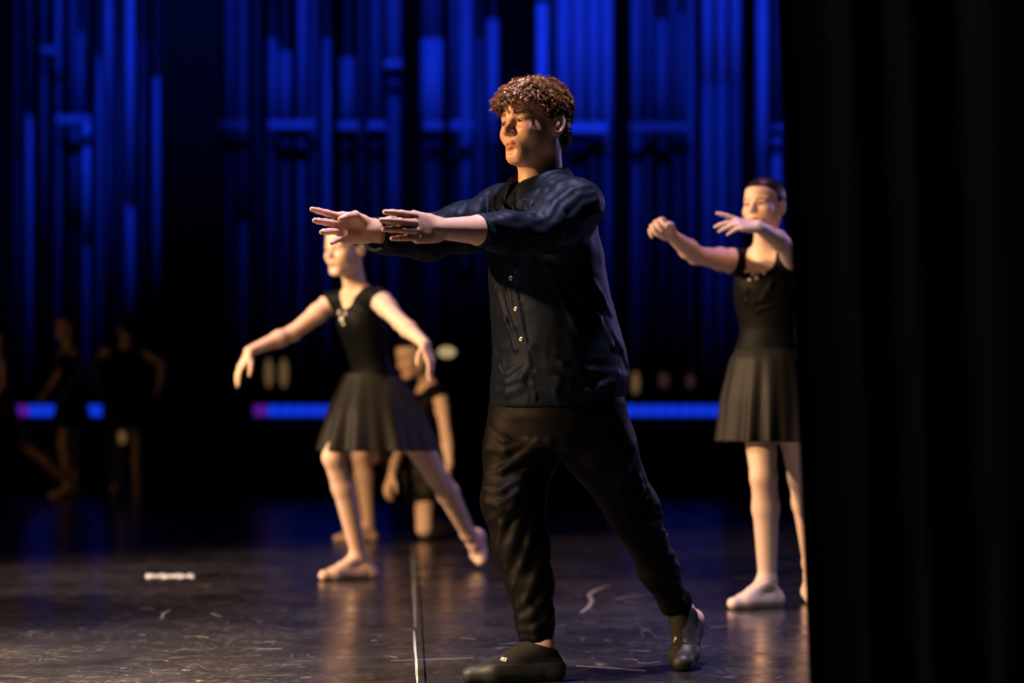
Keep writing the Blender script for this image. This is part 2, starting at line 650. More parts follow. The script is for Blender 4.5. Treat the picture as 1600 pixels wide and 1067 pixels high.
class Head:
    def __init__(self, eye_mid, yaw, pitch=0, roll=0, s=1.0):
        """eye_mid: point midway between the ears at eye level"""
        self.o = V3(eye_mid)
        self.R = basis(yaw, pitch, roll)
        self.s = s

    def w(self, *l):
        return self.o + self.R @ (V3(*l) * self.s)

    def local(self, pts):
        return ((np.asarray(pts) - self.o) @ self.R) / self.s

    def build(self, S, boy=False):
        s, w, R = self.s, self.w, self.R

        def E(c, r, k=0.01, op=1, M_=None):
            S.ell(w(*c), V3(*r) * s, R if M_ is None else R @ M_, k * s, op)

        def C(a, b, ra, rb, k=0.01, op=1, flat=None):
            S.cone(w(*a), w(*b), ra * s, rb * s, k * s, op, None if flat is None else (R @ V3(*flat[0]), flat[1]))
        E((0, -0.012, 0.034), (0.072, 0.086, 0.076), 0.01)
        E((0, 0.022, 0.040), (0.062, 0.070, 0.062), 0.03)
        E((0, 0.030, -0.028), (0.055, 0.058, 0.068), 0.03)
        for q in (-1, 1):
            C((q * 0.042, 0.000, -0.058), (q * 0.017, 0.068, -0.088), 0.015, 0.014, 0.03)
            C((q * 0.053, -0.004, -0.020), (q * 0.042, 0.000, -0.058), 0.014, 0.015, 0.03)
            E((q * 0.036, 0.058, -0.028), (0.026, 0.028, 0.026), 0.025)
        C((-0.009, 0.074, -0.092), (0.009, 0.074, -0.092), 0.014, 0.014, 0.025)
        E((0, 0.070, -0.056), (0.027, 0.024, 0.026), 0.022)
        for q in (-1, 1):
            E((q * 0.031, 0.100, -0.001), (0.019, 0.017, 0.012), 0.016, -1)
            C((q * 0.012, 0.087, 0.015), (q * 0.046, 0.072, 0.017), 0.007, 0.006, 0.014)
            E((q * 0.031, 0.0735, 0.0), (0.0145, 0.0140, 0.0125), 0.006)
        C((0, 0.084, 0.010), (0, 0.092, -0.006), 0.0065, 0.0065, 0.014)
        C((0, 0.090, -0.004), (0, 0.108, -0.026), 0.0062, 0.0085, 0.010)
        C((0, 0.108, -0.027), (0, 0.094, -0.037), 0.0088, 0.006, 0.008)
        for q in (-1, 1):
            E((q * 0.0115, 0.0955, -0.0315), (0.0072, 0.0100, 0.0075), 0.006)
            E((q * 0.0062, 0.1035, -0.0395), (0.0036, 0.0050, 0.0040), 0.003, -1)
        # lips
        C((-0.020, 0.083, -0.0605), (-0.006, 0.0935, -0.0580), 0.0028, 0.0042, 0.008)
        C((0.020, 0.083, -0.0605), (0.006, 0.0935, -0.0580), 0.0028, 0.0042, 0.008)
        C((-0.006, 0.0935, -0.0580), (0.006, 0.0935, -0.0580), 0.0042, 0.0042, 0.007)
        C((-0.013, 0.087, -0.067), (0, 0.0925, -0.0685), 0.0042, 0.0056, 0.008)
        C((0.013, 0.087, -0.067), (0, 0.0925, -0.0685), 0.0042, 0.0056, 0.008)
        C((-0.018, 0.090, -0.0628), (0, 0.100, -0.0628), 0.0016, 0.0022, 0.004, -1)
        C((0.018, 0.090, -0.0628), (0, 0.100, -0.0628), 0.0016, 0.0022, 0.004, -1)
        E((0, 0.097, -0.080), (0.014, 0.008, 0.005), 0.010, -1)
        # eye slits
        for q in (-1, 1):
            E((q * 0.031, 0.090, -0.0016), (0.0128, 0.0125, 0.0036), 0.003, -1)
        # ears
        for q in (-1, 1):
            t = 0.3
            Me = np.array([[1, 0, 0], [0, math.cos(t), -math.sin(t)], [0, math.sin(t), math.cos(t)]])
            Mz = np.array([[math.cos(q * 0.35), -math.sin(q * 0.35), 0], [math.sin(q * 0.35), math.cos(q * 0.35), 0], [0, 0, 1]])
            E((q * 0.0755, -0.012, -0.012), (0.0075, 0.0175, 0.030), 0.006, 1, Mz @ Me)
            E((q * 0.0830, -0.008, -0.009), (0.0085, 0.0120, 0.021), 0.003, -1, Mz @ Me)
            E((q * 0.0775, -0.006, -0.012), (0.0040, 0.0050, 0.0100), 0.004, 1, Mz @ Me)

    def tint(self, pts, lip=(0.80, 0.50, 0.46)):
        L = self.local(pts)
        c = np.ones((len(L), 3), dtype=f32)

        def blend(mask, col):
            mask = np.clip(mask, 0, 1)[:, None]
            c[:] = c * (1 - mask) + c * np.array(col, dtype=f32) * mask
        x, y, z = L[:, 0], L[:, 1], L[:, 2]
        hd = (np.abs(x) < 0.1) & (y > 0.03) & (np.abs(z) < 0.13)
        e = np.sqrt((x / 0.024) ** 2 + ((z + 0.0635) / 0.0115) ** 2)
        blend(np.where(hd & (y > 0.080), (1.05 - e) * 5, 0), lip)
        e = np.sqrt(((np.abs(x) - 0.040) / 0.026) ** 2 + ((z + 0.032) / 0.026) ** 2)
        blend(np.where(hd, (1 - e) * 0.9, 0), (0.98, 0.76, 0.72))
        arc = z - (0.0195 - 12 * (np.abs(x) - 0.030) ** 2)
        b = np.where(hd & (np.abs(x) > 0.012) & (np.abs(x) < 0.050), 1 - np.abs(arc) / 0.0042, 0)
        blend(b * 1.6, (0.22, 0.16, 0.13))
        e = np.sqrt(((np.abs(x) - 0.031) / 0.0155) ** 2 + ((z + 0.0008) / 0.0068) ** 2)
        blend(np.where(hd, (1.15 - e) * 3, 0) * 0.8, (0.45, 0.36, 0.33))  # eye sockets darkened in the tint, standing in for shade
        return c

    def eyes(self, body, look=(0, 1, 0)):
        for q in (-1, 1):
            c = self.w(q * 0.031, 0.0735, 0.0)
            n_u, n_v = 24, 16
            V, Fc, col = [], [], []
            dirw = unit(self.R @ unit(look))
            up = unit(self.R @ V3(0, 0, 1))
            side = unit(np.cross(dirw, up))
            up = np.cross(side, dirw)
            r = 0.0128 * self.s
            for j in range(n_v + 1):
                th = math.pi * j / n_v
                for i in range(n_u):
                    ph = 2 * math.pi * i / n_u
                    V.append(c + r * (dirw * math.cos(th) + math.sin(th) * (side * math.cos(ph) + up * math.sin(ph))))
                    col.append((0.02, 0.02, 0.02) if th < 0.2 else ((0.10, 0.06, 0.04) if th < 0.55 else (1, 1, 1)))
            for j in range(n_v):
                for i in range(n_u):
                    a, b = j * n_u + i, j * n_u + (i + 1) % n_u
                    Fc.append((a, a + n_u, b + n_u, b))
            new_mesh('eye', V, Fc, M['eye'], body, colors=np.array(col))


def hand(S, wrist, f, n, side, s=1.0, curl=None, spread=(6, 2, -3, -9), thumb=None, k=0.004):
    """wrist point, finger direction f, back-of-hand normal n, side +1 right hand, -1 left hand"""
    f = unit(f)
    n = unit(V3(n) - f * float(V3(n) @ f))
    x = np.cross(f, n) * (-side)           # towards the thumb
    R = np.stack([x, f, n], 1)

    def w(*l):
        return V3(wrist) + R @ (V3(*l) * s)
    curl = curl or [(15, 20, 12)] * 4
    kn = [(0.027, 0.085, 0.003), (0.008, 0.089, 0.005), (-0.011, 0.085, 0.004), (-0.028, 0.076, 0.0)]
    ln = [(0.040, 0.025, 0.020), (0.044, 0.029, 0.021), (0.041, 0.027, 0.021), (0.032, 0.020, 0.018)]
    rd = [(0.0098, 0.0088, 0.0080, 0.0066), (0.0100, 0.0090, 0.0082, 0.0068), (0.0096, 0.0086, 0.0078, 0.0064),
          (0.0084, 0.0074, 0.0068, 0.0058)]
    flat = (R @ V3(0, 0, 1), 0.72)
    for i in range(4):
        bx = (0.014, 0.005, -0.006, -0.015)[i]
        S.cone(w(bx, 0.004, -0.002), w(*[kn[i][0], kn[i][1] - 0.004, kn[i][2] - 0.005]), 0.0175 * s, 0.0145 * s, 0.014 * s, 1, flat)
    S.ell(w(0.020, 0.036, -0.012), V3(0.014, 0.028, 0.014) * s, R, 0.014 * s)
    S.ell(w(-0.020, 0.036, -0.010), V3(0.012, 0.032, 0.013) * s, R, 0.014 * s)
    # thumb
    tb = w(0.022, 0.024, -0.010)
    dirs = thumb or [(0.62, 0.70, -0.35), (0.40, 0.88, -0.25), (0.25, 0.95, -0.2)]
    tl, tr = (0.040, 0.032, 0.026), (0.0145, 0.0112, 0.0100, 0.0074)
    p = tb
    for j in range(3):
        q = p + R @ (unit(dirs[j]) * tl[j] * s)
        S.cone(p, q, tr[j] * s, tr[j + 1] * s, (0.010 if j == 0 else k) * s)
        p = q
    for i in range(4):
        p = w(*kn[i])
        c = 0.0
        sp = math.radians(spread[i])
        for j in range(3):
            c += math.radians(curl[i][j])
            d = R @ V3(math.sin(sp), math.cos(sp) * math.cos(c), -math.sin(c) * math.cos(sp))
            q = p + d * ln[i][j] * s
            S.cone(p, q, rd[i][j] * s, rd[i][j + 1] * s, (0.006 if j == 0 else k) * s)
            p = q


def limb(S, pts, rs, k=0.02):
    S.chain(pts, rs, k)


def mid(a, b, t=0.5):
    return V3(a) * (1 - t) + V3(b) * t


def arm(S, sh, el, wr, s=1.0, thick=1.0, fore=1.0):
    """upper arm and forearm with muscle taper"""
    t = thick * s
    S.cone(sh, mid(sh, el, 0.35), 0.048 * t, 0.044 * t, 0.03 * s)
    S.cone(mid(sh, el, 0.35), el, 0.044 * t, 0.034 * t, 0.02 * s)
    S.cone(el, mid(el, wr, 0.3), 0.035 * t, 0.037 * t * fore, 0.02 * s)
    S.cone(mid(el, wr, 0.3), wr, 0.037 * t * fore, 0.0235 * t * fore, 0.02 * s)


def leg(S, hip, kn, an, s=1.0, thick=1.0, g=0.0, calf=None):
    t = thick * s
    back = unit(calf) if calf is not None else V3(0, 1, 0)
    S.cone(hip, mid(hip, kn, 0.5), 0.078 * t + g, 0.066 * t + g, 0.03 * s)
    S.cone(mid(hip, kn, 0.5), kn, 0.066 * t + g, 0.050 * t + g, 0.02 * s)
    S.cone(kn, mid(kn, an, 0.3) + back * 0.012 * s, 0.048 * t + g, 0.050 * t + g, 0.02 * s)
    S.cone(mid(kn, an, 0.3) + back * 0.012 * s, an, 0.050 * t + g, 0.032 * t + g, 0.02 * s)


def foot(S, an, heel, ball, toe, s=1.0, g=0.0, k=0.016):
    fw = unit(V3(toe) - V3(heel))
    sd = unit(np.cross(fw, unit(V3(an) - V3(ball))))
    S.cone(an, heel, 0.031 * s + g, 0.026 * s + g, k)
    S.cone(mid(an, ball, 0.10), mid(an, ball, 0.75), 0.032 * s + g, 0.026 * s + g, k * 1.4)
    S.cone(heel, ball, 0.025 * s + g, 0.022 * s + g, k * 1.4)
    for q in (-1, 1):
        S.cone(mid(heel, ball, 0.3), V3(ball) + sd * 0.014 * q * s, 0.022 * s + g, 0.021 * s + g, k)
        S.cone(V3(ball) + sd * 0.014 * q * s, V3(toe) + sd * 0.007 * q * s, 0.021 * s + g, 0.014 * s + g, k)


def cut(S, c, n, r, k=0.003):
    """slice off what lies beyond the plane through c with normal n, within radius r"""
    c = np.asarray(c, dtype=f32)
    n = np.asarray(unit(n), dtype=f32)

    def fn(q):
        q = q - c
        return np.maximum(-(q @ n), np.sqrt(np.einsum('ij,ij->i', q, q)) - r)
    S.add(fn, c, r, k, -1)


def hollow_end(S, c, n, r, depth=0.05):
    """open a sleeve or hem at c, n pointing out of it"""
    n = unit(n)
    cut(S, c, n, r * 2.2)
    S.cone(V3(c) - n * depth, V3(c) + n * 0.03, r * 0.8, r, 0.003, -1)


# ------------------------------------------------------------------ the stage
def build_stage():
    floor = new_mesh('floor', *box_geo(-10, 10, -2, 25, -0.06, -0.006), M['black_wall'], smooth=False)
    floor['kind'] = 'structure'
    th = math.atan(0.0426)
    rot = np.array([[math.cos(th), -math.sin(th)], [math.sin(th), math.cos(th)]])
    base = None
    for i in range(-4, 4):
        v, f = box_geo(i * 2 + 0.003, i * 2 + 1.997, -3.0, 26.0, -0.006, 0.0)
        v = np.array(v)
        v[:, :2] = v[:, :2] @ rot.T + np.array([0.043, 0.0])
        new_mesh('marley_panel', v, f, M['marley'], floor, smooth=False)

    def ribbon(name, pts, w, material, z=0.0005):
        V, Fc = [], []
        n = len(pts)
        for i, (x, y) in enumerate(pts):
            a = pts[max(0, i - 1)]
            b = pts[min(n - 1, i + 1)]
            t = unit([b[0] - a[0], b[1] - a[1], 0])
            nx, ny = -t[1], t[0]
            ww = w * (0.25 + 0.75 * math.sin(math.pi * (i + 0.4) / n)) * (0.8 + 0.4 * random.random())
            V += [(x - nx * ww, y - ny * ww, 0.0), (x + nx * ww, y + ny * ww, 0.0), (x + nx * ww * .9, y + ny * ww * .9, z),
                  (x - nx * ww * .9, y - ny * ww * .9, z)]
        for i in range(n - 1):
            for j in range(4):
                a, b = i * 4 + j, i * 4 + (j + 1) % 4
                Fc.append((a, b, b + 4, a + 4))
        Fc += [(0, 3, 2, 1), tuple(n * 4 - 4 + j for j in range(4))]
        return new_mesh(name, V, Fc, material, floor, smooth=False)

    def G(px, py):
        D = HC * F / (py - HOR)
        return ((px - 800) / F * D, D)
    M['scuff'] = mat('scuff', (0.16, 0.155, 0.16), 0.6, noise=(200, 0.4))
    M['scuff_white'] = mat('scuff_white', (0.36, 0.35, 0.36), 0.6, noise=(200, 0.4))
    random.seed(4)
    ribbon('seam_line', [G(647 + t * 6 + random.uniform(-.4, .4), 985 + t * 95) for t in np.linspace(0, 1, 14)], 0.0032, M['scuff_white'])
    ribbon('seam_line', [G(644 + t * 5, 850 + t * 130) for t in np.linspace(0, 1, 10)], 0.004, M['scuff'])
    ribbon('scuff_mark', [G(908, 957), G(920, 948), G(925, 938), G(920, 929), G(930, 922), G(944, 917), G(954, 915)], 0.009, M['scuff'])
    ribbon('scuff_mark', [G(960, 937), G(978, 933), G(996, 931), G(1015, 929)], 0.007, M['scuff'])
    ribbon('scuff_mark', [G(610, 1032), G(640, 1031), G(700, 1029), G(740, 1028)], 0.002, M['scuff'])
    ribbon('scuff_mark', [G(252, 966), G(256, 958), G(266, 953)], 0.006, M['scuff'])
    ribbon('scuff_mark', [G(330, 958), G(338, 961), G(346, 963)], 0.006, M['scuff'])
    ribbon('scuff_mark', [G(900, 1040), G(960, 1044), G(1010, 1048)], 0.003, M['scuff'])
    for i in range(26):
        x, y = random.uniform(0, 1230), random.uniform(930, 1064)
        L = random.uniform(8, 40)
        ribbon('scuff_mark', [G(x + L * t, y + L * 0.1 * random.uniform(-1, 1) * t) for t in (0, .5, 1)], random.uniform(.0008, .0022), M['scuff'])

    # bright floor reflection, built as a crumpled white sheet
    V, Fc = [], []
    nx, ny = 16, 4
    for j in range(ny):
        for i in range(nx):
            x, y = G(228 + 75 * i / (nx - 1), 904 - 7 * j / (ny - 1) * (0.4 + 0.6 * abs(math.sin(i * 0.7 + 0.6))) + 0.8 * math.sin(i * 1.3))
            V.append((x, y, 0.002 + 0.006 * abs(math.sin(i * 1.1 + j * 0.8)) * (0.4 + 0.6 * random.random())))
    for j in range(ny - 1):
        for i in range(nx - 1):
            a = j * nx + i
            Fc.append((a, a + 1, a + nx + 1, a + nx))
    t = new_mesh('floor_glint', V, Fc, M['glint'])
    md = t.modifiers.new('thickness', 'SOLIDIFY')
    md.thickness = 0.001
    tag(t, 'crumpled white sheet standing in for a glint on the black floor', 'glint')

    w = new_mesh('wall_back', *box_geo(-9, 9, 23.4, 23.6, 0, 8), M['black_wall'], smooth=False)
    w['kind'] = 'structure'
    for nm, x0, x1 in (('wall_left', -9.2, -9.0), ('wall_right', 9.0, 9.2)):
        w = new_mesh(nm, *box_geo(x0, x1, -2, 23.6, 0, 8), M['black_wall'], smooth=False)
        w['kind'] = 'structure'
    r = new_mesh('trim_1', *box_geo(-8.5, 8.5, 21.95, 23.4, 0, 0.69), M['riser'], smooth=False)
    r['kind'] = 'structure'

    # hanging blue strips
    px2m = 22.5 / F

    def zrow(py, D=22.5):
        return HC + (HOR - py) * D / F

    def strip(parent, x0, x1, y0, y1, lv, tier=0, name='fabric_strip'):
        D = 22.6 - tier * 0.09
        a, b = (x0 - 800) * D / F, (x1 - 800) * D / F
        n = 7
        xs = [a + (b - a) * i / (n - 1) for i in range(n)]
        bow = min(0.05, (b - a) * 0.3)
        ys = [D - bow * math.sin(math.pi * i / (n - 1)) for i in range(n)]
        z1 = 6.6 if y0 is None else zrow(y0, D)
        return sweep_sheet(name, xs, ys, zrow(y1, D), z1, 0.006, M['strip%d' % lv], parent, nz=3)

    bays = [
        ('two-tier blue strip hanging at the far left, with the brighter bar between its thin strips', [
            (41, 51, 170, 645, 3), (41, 51, None, 170, 1), (64, 74, None, 95, 2), (64, 74, 95, 400, 1), (86, 97, None, 195, 3), (86, 97, 195, 640, 1),
            (108, 120, None, 190, 2), (120, 131, 50, 190, 2), (108, 128, 195, 340, 1), (130, 141, 180, 370, 4), (130, 141, 370, 645, 2),
            (150, 161, 90, 640, 2), (164, 176, None, 170, 4), (164, 176, 170, 470, 1), (177, 196, 60, 600, 0), (197, 210, None, 310, 4),
            (197, 210, 310, 500, 3), (214, 232, 60, 500, 0), (240, 250, 120, 470, 3), (86, 96, 420, 640, 2), (20, 34, 250, 640, 0)],
            [(88, 138, 180, 194, 3), (66, 86, 72, 86, 2)]),
        ('blue strip curtain right of the broad black drape, with bars in brighter blue', [
            (350, 367, None, 205, 3), (370, 388, None, 330, 2), (373, 387, 330, 620, 2), (350, 366, 205, 600, 1), (395, 409, None, 620, 0), (419, 434, 60, 205, 2),
            (436, 456, 80, 200, 2), (464, 481, None, 205, 3), (464, 478, 205, 620, 2), (484, 498, None, 600, 1), (504, 517, 60, 620, 2),
            (532, 554, 90, 205, 2), (534, 548, 205, 620, 1), (578, 597, None, 205, 2), (580, 594, 205, 600, 1), (602, 628, None, 110, 3), (604, 626, 110, 560, 1),
            (415, 432, 205, 600, 1), (437, 455, 215, 600, 0), (556, 574, None, 600, 0)],
            [(345, 388, 188, 202, 2), (420, 492, 188, 202, 3), (529, 560, 190, 203, 3), (575, 602, 190, 203, 3), (602, 628, 94, 106, 3)]),
        ('blue strip curtain behind the boy\'s outstretched arms', [
            (658, 692, None, 60, 2), (658, 692, 60, 205, 3), (660, 690, 205, 600, 1), (703, 715, None, 205, 2), (717, 739, None, 420, 3),
            (742, 757, 60, 500, 1), (761, 779, 30, 230, 3), (763, 777, 230, 600, 1)],
            [(663, 692, 190, 204, 3), (704, 740, 188, 204, 3)]),
        ('brightest blue strip curtain just right of the boy\'s curly hair', [
            (838, 856, 5, 215, 4), (858, 868, None, 200, 1), (870, 892, None, 215, 4), (894, 916, None, 205, 4), (918, 938, None, 205, 4),
            (940, 958, None, 240, 4), (900, 914, 205, 620, 1), (942, 957, 240, 600, 2), (884, 896, 215, 500, 1), (920, 934, 210, 600, 0)],
            [(884, 948, 192, 208, 4)]),
        ('evenly lit blue strip curtain right of the boy\'s shoulder', [
            (986, 1003, None, 205, 3), (1005, 1023, None, 205, 2), (1025, 1043, 30, 200, 2), (1045, 1057, None, 200, 2), (1060, 1070, 20, 200, 2), (1073, 1086, None, 620, 2),
            (986, 1003, 205, 620, 2), (1006, 1018, 205, 620, 1), (1028, 1042, 205, 640, 0), (1050, 1066, 205, 640, 1), (986, 1000, 505, 530, 4)],
            [(984, 1080, 192, 206, 2)]),
        ('three bright parallel blue strips hanging left of the dark-haired girl', [
            (1097, 1114, None, 130, 4), (1097, 1114, 130, 640, 2), (1119, 1136, None, 130, 4), (1119, 1136, 130, 640, 2), (1141, 1158, None, 120, 4),
            (1141, 1158, 120, 640, 1)], []),
        ('pair of blue strips hanging above the dark-haired girl beside the wing curtain', [
            (1182, 1200, None, 300, 4), (1182, 1200, 300, 640, 3), (1206, 1221, None, 200, 1), (1206, 1221, 215, 640, 3)], [(1204, 1226, 194, 206, 2)]),
    ]
    bays[0] = ('blue strip curtain at the far left, left of the broad black drape', bays[0][1], bays[0][2])
    for lab, strips, bars in bays:
        xs = [q[0] for q in strips] + [q[1] for q in strips]
        e = empty('strip_curtain', ((sum(xs) / len(xs) - 800) * px2m, 22.6, 0.7), lab, 'curtain', 'blue strip curtains at the back')
        done = []
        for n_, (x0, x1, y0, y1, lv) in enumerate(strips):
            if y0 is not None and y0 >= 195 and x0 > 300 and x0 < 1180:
                lv = max(0, lv - 1)  # lower pieces a step darker, standing in for weaker light
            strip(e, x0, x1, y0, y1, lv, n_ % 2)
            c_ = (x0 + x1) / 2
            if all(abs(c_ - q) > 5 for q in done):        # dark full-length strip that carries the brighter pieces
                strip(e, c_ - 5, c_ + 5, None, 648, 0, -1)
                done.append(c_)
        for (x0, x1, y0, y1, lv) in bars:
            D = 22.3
            box('cross_bar', ((x0 - 800) * D / F, (x1 - 800) * D / F, D - 0.05, D, zrow(y1, D), zrow(y0, D)), M['strip%d' % lv], e)  # brighter blue puts the light on this edge into its colour
        box('hanging_batten', ((min(xs) - 800) * px2m, (max(xs) - 800) * px2m, 22.5, 22.65, 6.6, 6.68), M['housing'], e)

    # broad black drape between the strip curtains
    def drape(name, px0, px1, D, z1, folds, amp, lean=0.0, seed=1, z0=0.0):
        r_ = random.Random(seed)
        a, b = (px0 - 800) * D / F, (px1 - 800) * D / F
        n = 24 * folds // 2
        ph = [r_.uniform(0, 6.28) for _ in range(4)]
        xs, ys = [], []
        for i in range(n + 1):
            t = i / n
            xs.append(a + (b - a) * t)
            ys.append(D + amp * (0.6 * math.sin(t * folds * 6.283 + ph[0] + 1.2 * math.sin(t * 7 + ph[1])) + 0.4 * math.sin(t * folds * 2.3 * 3.1 + ph[2])))
        return sweep_sheet(name, xs, ys, z0, z1, 0.004, M['black_drape'], None, nz=8,
                           wob=lambda u, t: (lean * t * (1 - u * 0.6), amp * 0.25 * math.sin(u * 30 + t * 3)))
    tag(drape('black_drape', 252, 344, 21.4, 6.8, 4, 0.07, seed=3), 'narrow black drape hanging between blue strip curtains at the back left', 'curtain')
    tag(drape('wing_curtain', 1278, 2050, 4.2, 4.2, 7, 0.045, lean=-0.18, seed=8), 'black pleated wing curtain filling the right edge in front', 'curtain')

    # lit battens along the riser
    def batten(px0, px1, lab, spots=()):
        D = 21.9
        a, b = (px0 - 800) * D / F, (px1 - 800) * D / F
        e = empty('led_batten', ((a + b) / 2, D, 0.69), lab, 'stage light', 'blue light battens on the riser edge')
        box('housing', (a - 0.03, b + 0.03, D + 0.0, D + 0.10, 0.69, 0.82), M['housing'], e)
        n = max(1, int((px1 - px0) / 21))
        for i in range(n):
            u0, u1 = a + (b - a) * i / n, a + (b - a) * (i + 1) / n
            box('lens', (u0 + 0.006, u1 - 0.006, D - 0.03, D + 0.01, 0.70, 0.805), M['led_violet' if i in spots else 'led'], e)
    batten(22, 160, 'glowing blue light batten low at the far left', (0,))
    batten(396, 610, 'glowing blue light batten behind the lunging girl', (0,))
    batten(975, 1126, 'glowing blue light batten between the boy and the right-hand girl')

    # warm glows of unknown source, built as glowing blobs on added stands
    def glow(px0, px1, py0, py1, D, m, lab, stand, group=None):
        c = P((px0 + px1) / 2, (py0 + py1) / 2, D)
        rx, rz = (px1 - px0) / 2 * D / F, (py1 - py0) / 2 * D / F
        e = empty('small_glow', (c[0], D, 0.69 if stand else 0.0), lab, 'glow', group)
        V, Fc = [], []
        nu, nv = 14, 9
        for j in range(nv + 1):
            th = math.pi * j / nv
            for i in range(nu):
                ph = 2 * math.pi * i / nu
                V.append(c + V3(rx * math.sin(th) * math.cos(ph), rx * math.sin(th) * math.sin(ph), rz * math.cos(th)))
        for j in range(nv):
            for i in range(nu):
                a_, b_ = j * nu + i, j * nu + (i + 1) % nu
                Fc.append((a_, a_ + nu, b_ + nu, b_))
        new_mesh('glow_blob', V, Fc, m, e)
        z0 = 0.69 if stand else 0.0
        box('post', (c[0] - 0.008, c[0] + 0.008, D - 0.008, D + 0.008, z0, c[2] - rz * 0.9), M['housing'], e)
        box('foot_plate', (c[0] - 0.05, c[0] + 0.05, D - 0.05, D + 0.05, z0, z0 + 0.015), M['housing'], e)
    g = 'dim warm glows on the riser'
    glow(414, 426, 560, 606, 22.2, M['warm_glow'], 'left of two small warm lamps below the lunging girl\'s left-hand arm', True, g)
    glow(437, 450, 560, 606, 22.2, M['warm_glow'], 'right of two small warm lamps below the lunging girl\'s left-hand arm', True, g)
    glow(987, 999, 580, 616, 22.2, M['warm_glow'], 'dim amber lamp right beside the boy\'s back', True, g)
    glow(1030, 1045, 582, 606, 22.2, M['dim_glow'], 'left of two faint pinkish glows between boy and right-hand girl', True, g)
    glow(1072, 1085, 585, 606, 22.2, M['dim_glow'], 'right of two faint pinkish glows between boy and right-hand girl', True, g)
    glow(684, 712, 541, 559, 16.5, M['pale_glow'], 'pale yellow oval lamp behind the kneeling girl\'s head', False)
    glow(185, 197, 673, 694, 20.2, M['warm_glow'], 'small pale glow low among the dim dancers at left', False)


build_stage()


# ------------------------------------------------------------------ people
def disc(name, c, n, r, t, material, parent, seg=12, hole=0.0):
    n = unit(n)
    a = unit(np.cross(n, V3(0, 0, 1) if abs(n[2]) < 0.9 else V3(1, 0, 0)))
    b = np.cross(n, a)
    V, Fc = [], []
    for (rr, h_) in ((r, -t), (r, t * 0.6), (r * 0.8, t), (r * 0.45, t), (r * 0.35, t * 0.35)):
        for i in range(seg):
            th = 2 * math.pi * i / seg
            V.append(V3(c) + n * h_ + (a * math.cos(th) + b * math.sin(th)) * rr)
    for k in range(4):
        for i in range(seg):
            j = (i + 1) % seg
            Fc.append((k * seg + i, k * seg + j, (k + 1) * seg + j, (k + 1) * seg + i))
    Fc.append(tuple(4 * seg + i for i in range(seg)))
    Fc.append(tuple(reversed(range(seg))))
    return new_mesh(name, V, Fc, material, parent)


def letters(name, text, c, n, up, size, material, parent):
    """flat printed lettering lying on a surface at c"""
    cu = bpy.data.curves.new(name, 'FONT')
    cu.body = text
    cu.size = size
    cu.align_x = 'CENTER'
    cu.align_y = 'CENTER'
    cu.extrude = 0.0004
    cu.resolution_u = 3
    tmp = bpy.data.objects.new(name, cu)
    COL.objects.link(tmp)
    me = bpy.data.meshes.new_from_object(tmp.evaluated_get(bpy.context.evaluated_depsgraph_get()))
    bpy.data.objects.remove(tmp)
    n = unit(n)
    up = unit(V3(up) - n * float(V3(up) @ n))
    x = np.cross(up, n)
    v = np.array([p.co for p in me.vertices])
    v = V3(c) + v[:, :1] * x + v[:, 1:2] * up + v[:, 2:3] * n
    f = [tuple(p.vertices) for p in me.polygons]
    return new_mesh(name, v, f, material, parent, smooth=False)


def tubes(paths, radii, sides=4):
    """many thin tapering tubes as one vertex/quad array: hair"""
    Vs, Fs = [], []
    base = 0
    for pts, r in zip(paths, radii):
        pts = np.asarray(pts)
        n = len(pts)
        t = np.gradient(pts, axis=0)
        t /= np.linalg.norm(t, axis=1)[:, None] + 1e-9
        ref = np.where(np.abs(t[:, 2:3]) > 0.9, np.array([[1.0, 0, 0]]), np.array([[0, 0, 1.0]]))
        a = np.cross(t, ref)
        a /= np.linalg.norm(a, axis=1)[:, None] + 1e-9
        b = np.cross(t, a)
        rr = r * np.linspace(1.0, 0.35, n)[:, None]
        ring = []
        for k in range(sides):
            th = 2 * math.pi * k / sides
            ring.append(pts + rr * (a * math.cos(th) + b * math.sin(th)))
        Vs.append(np.stack(ring, 1).reshape(-1, 3))
        i = np.arange(n - 1)[:, None] * sides
        k = np.arange(sides)[None, :]
        k2 = (k + 1) % sides
        q = np.stack([i + k, i + k2, i + sides + k2, i + sides + k], -1).reshape(-1, 4) + base
        Fs.append(q)
        base += n * sides
    return np.concatenate(Vs), np.concatenate(Fs)


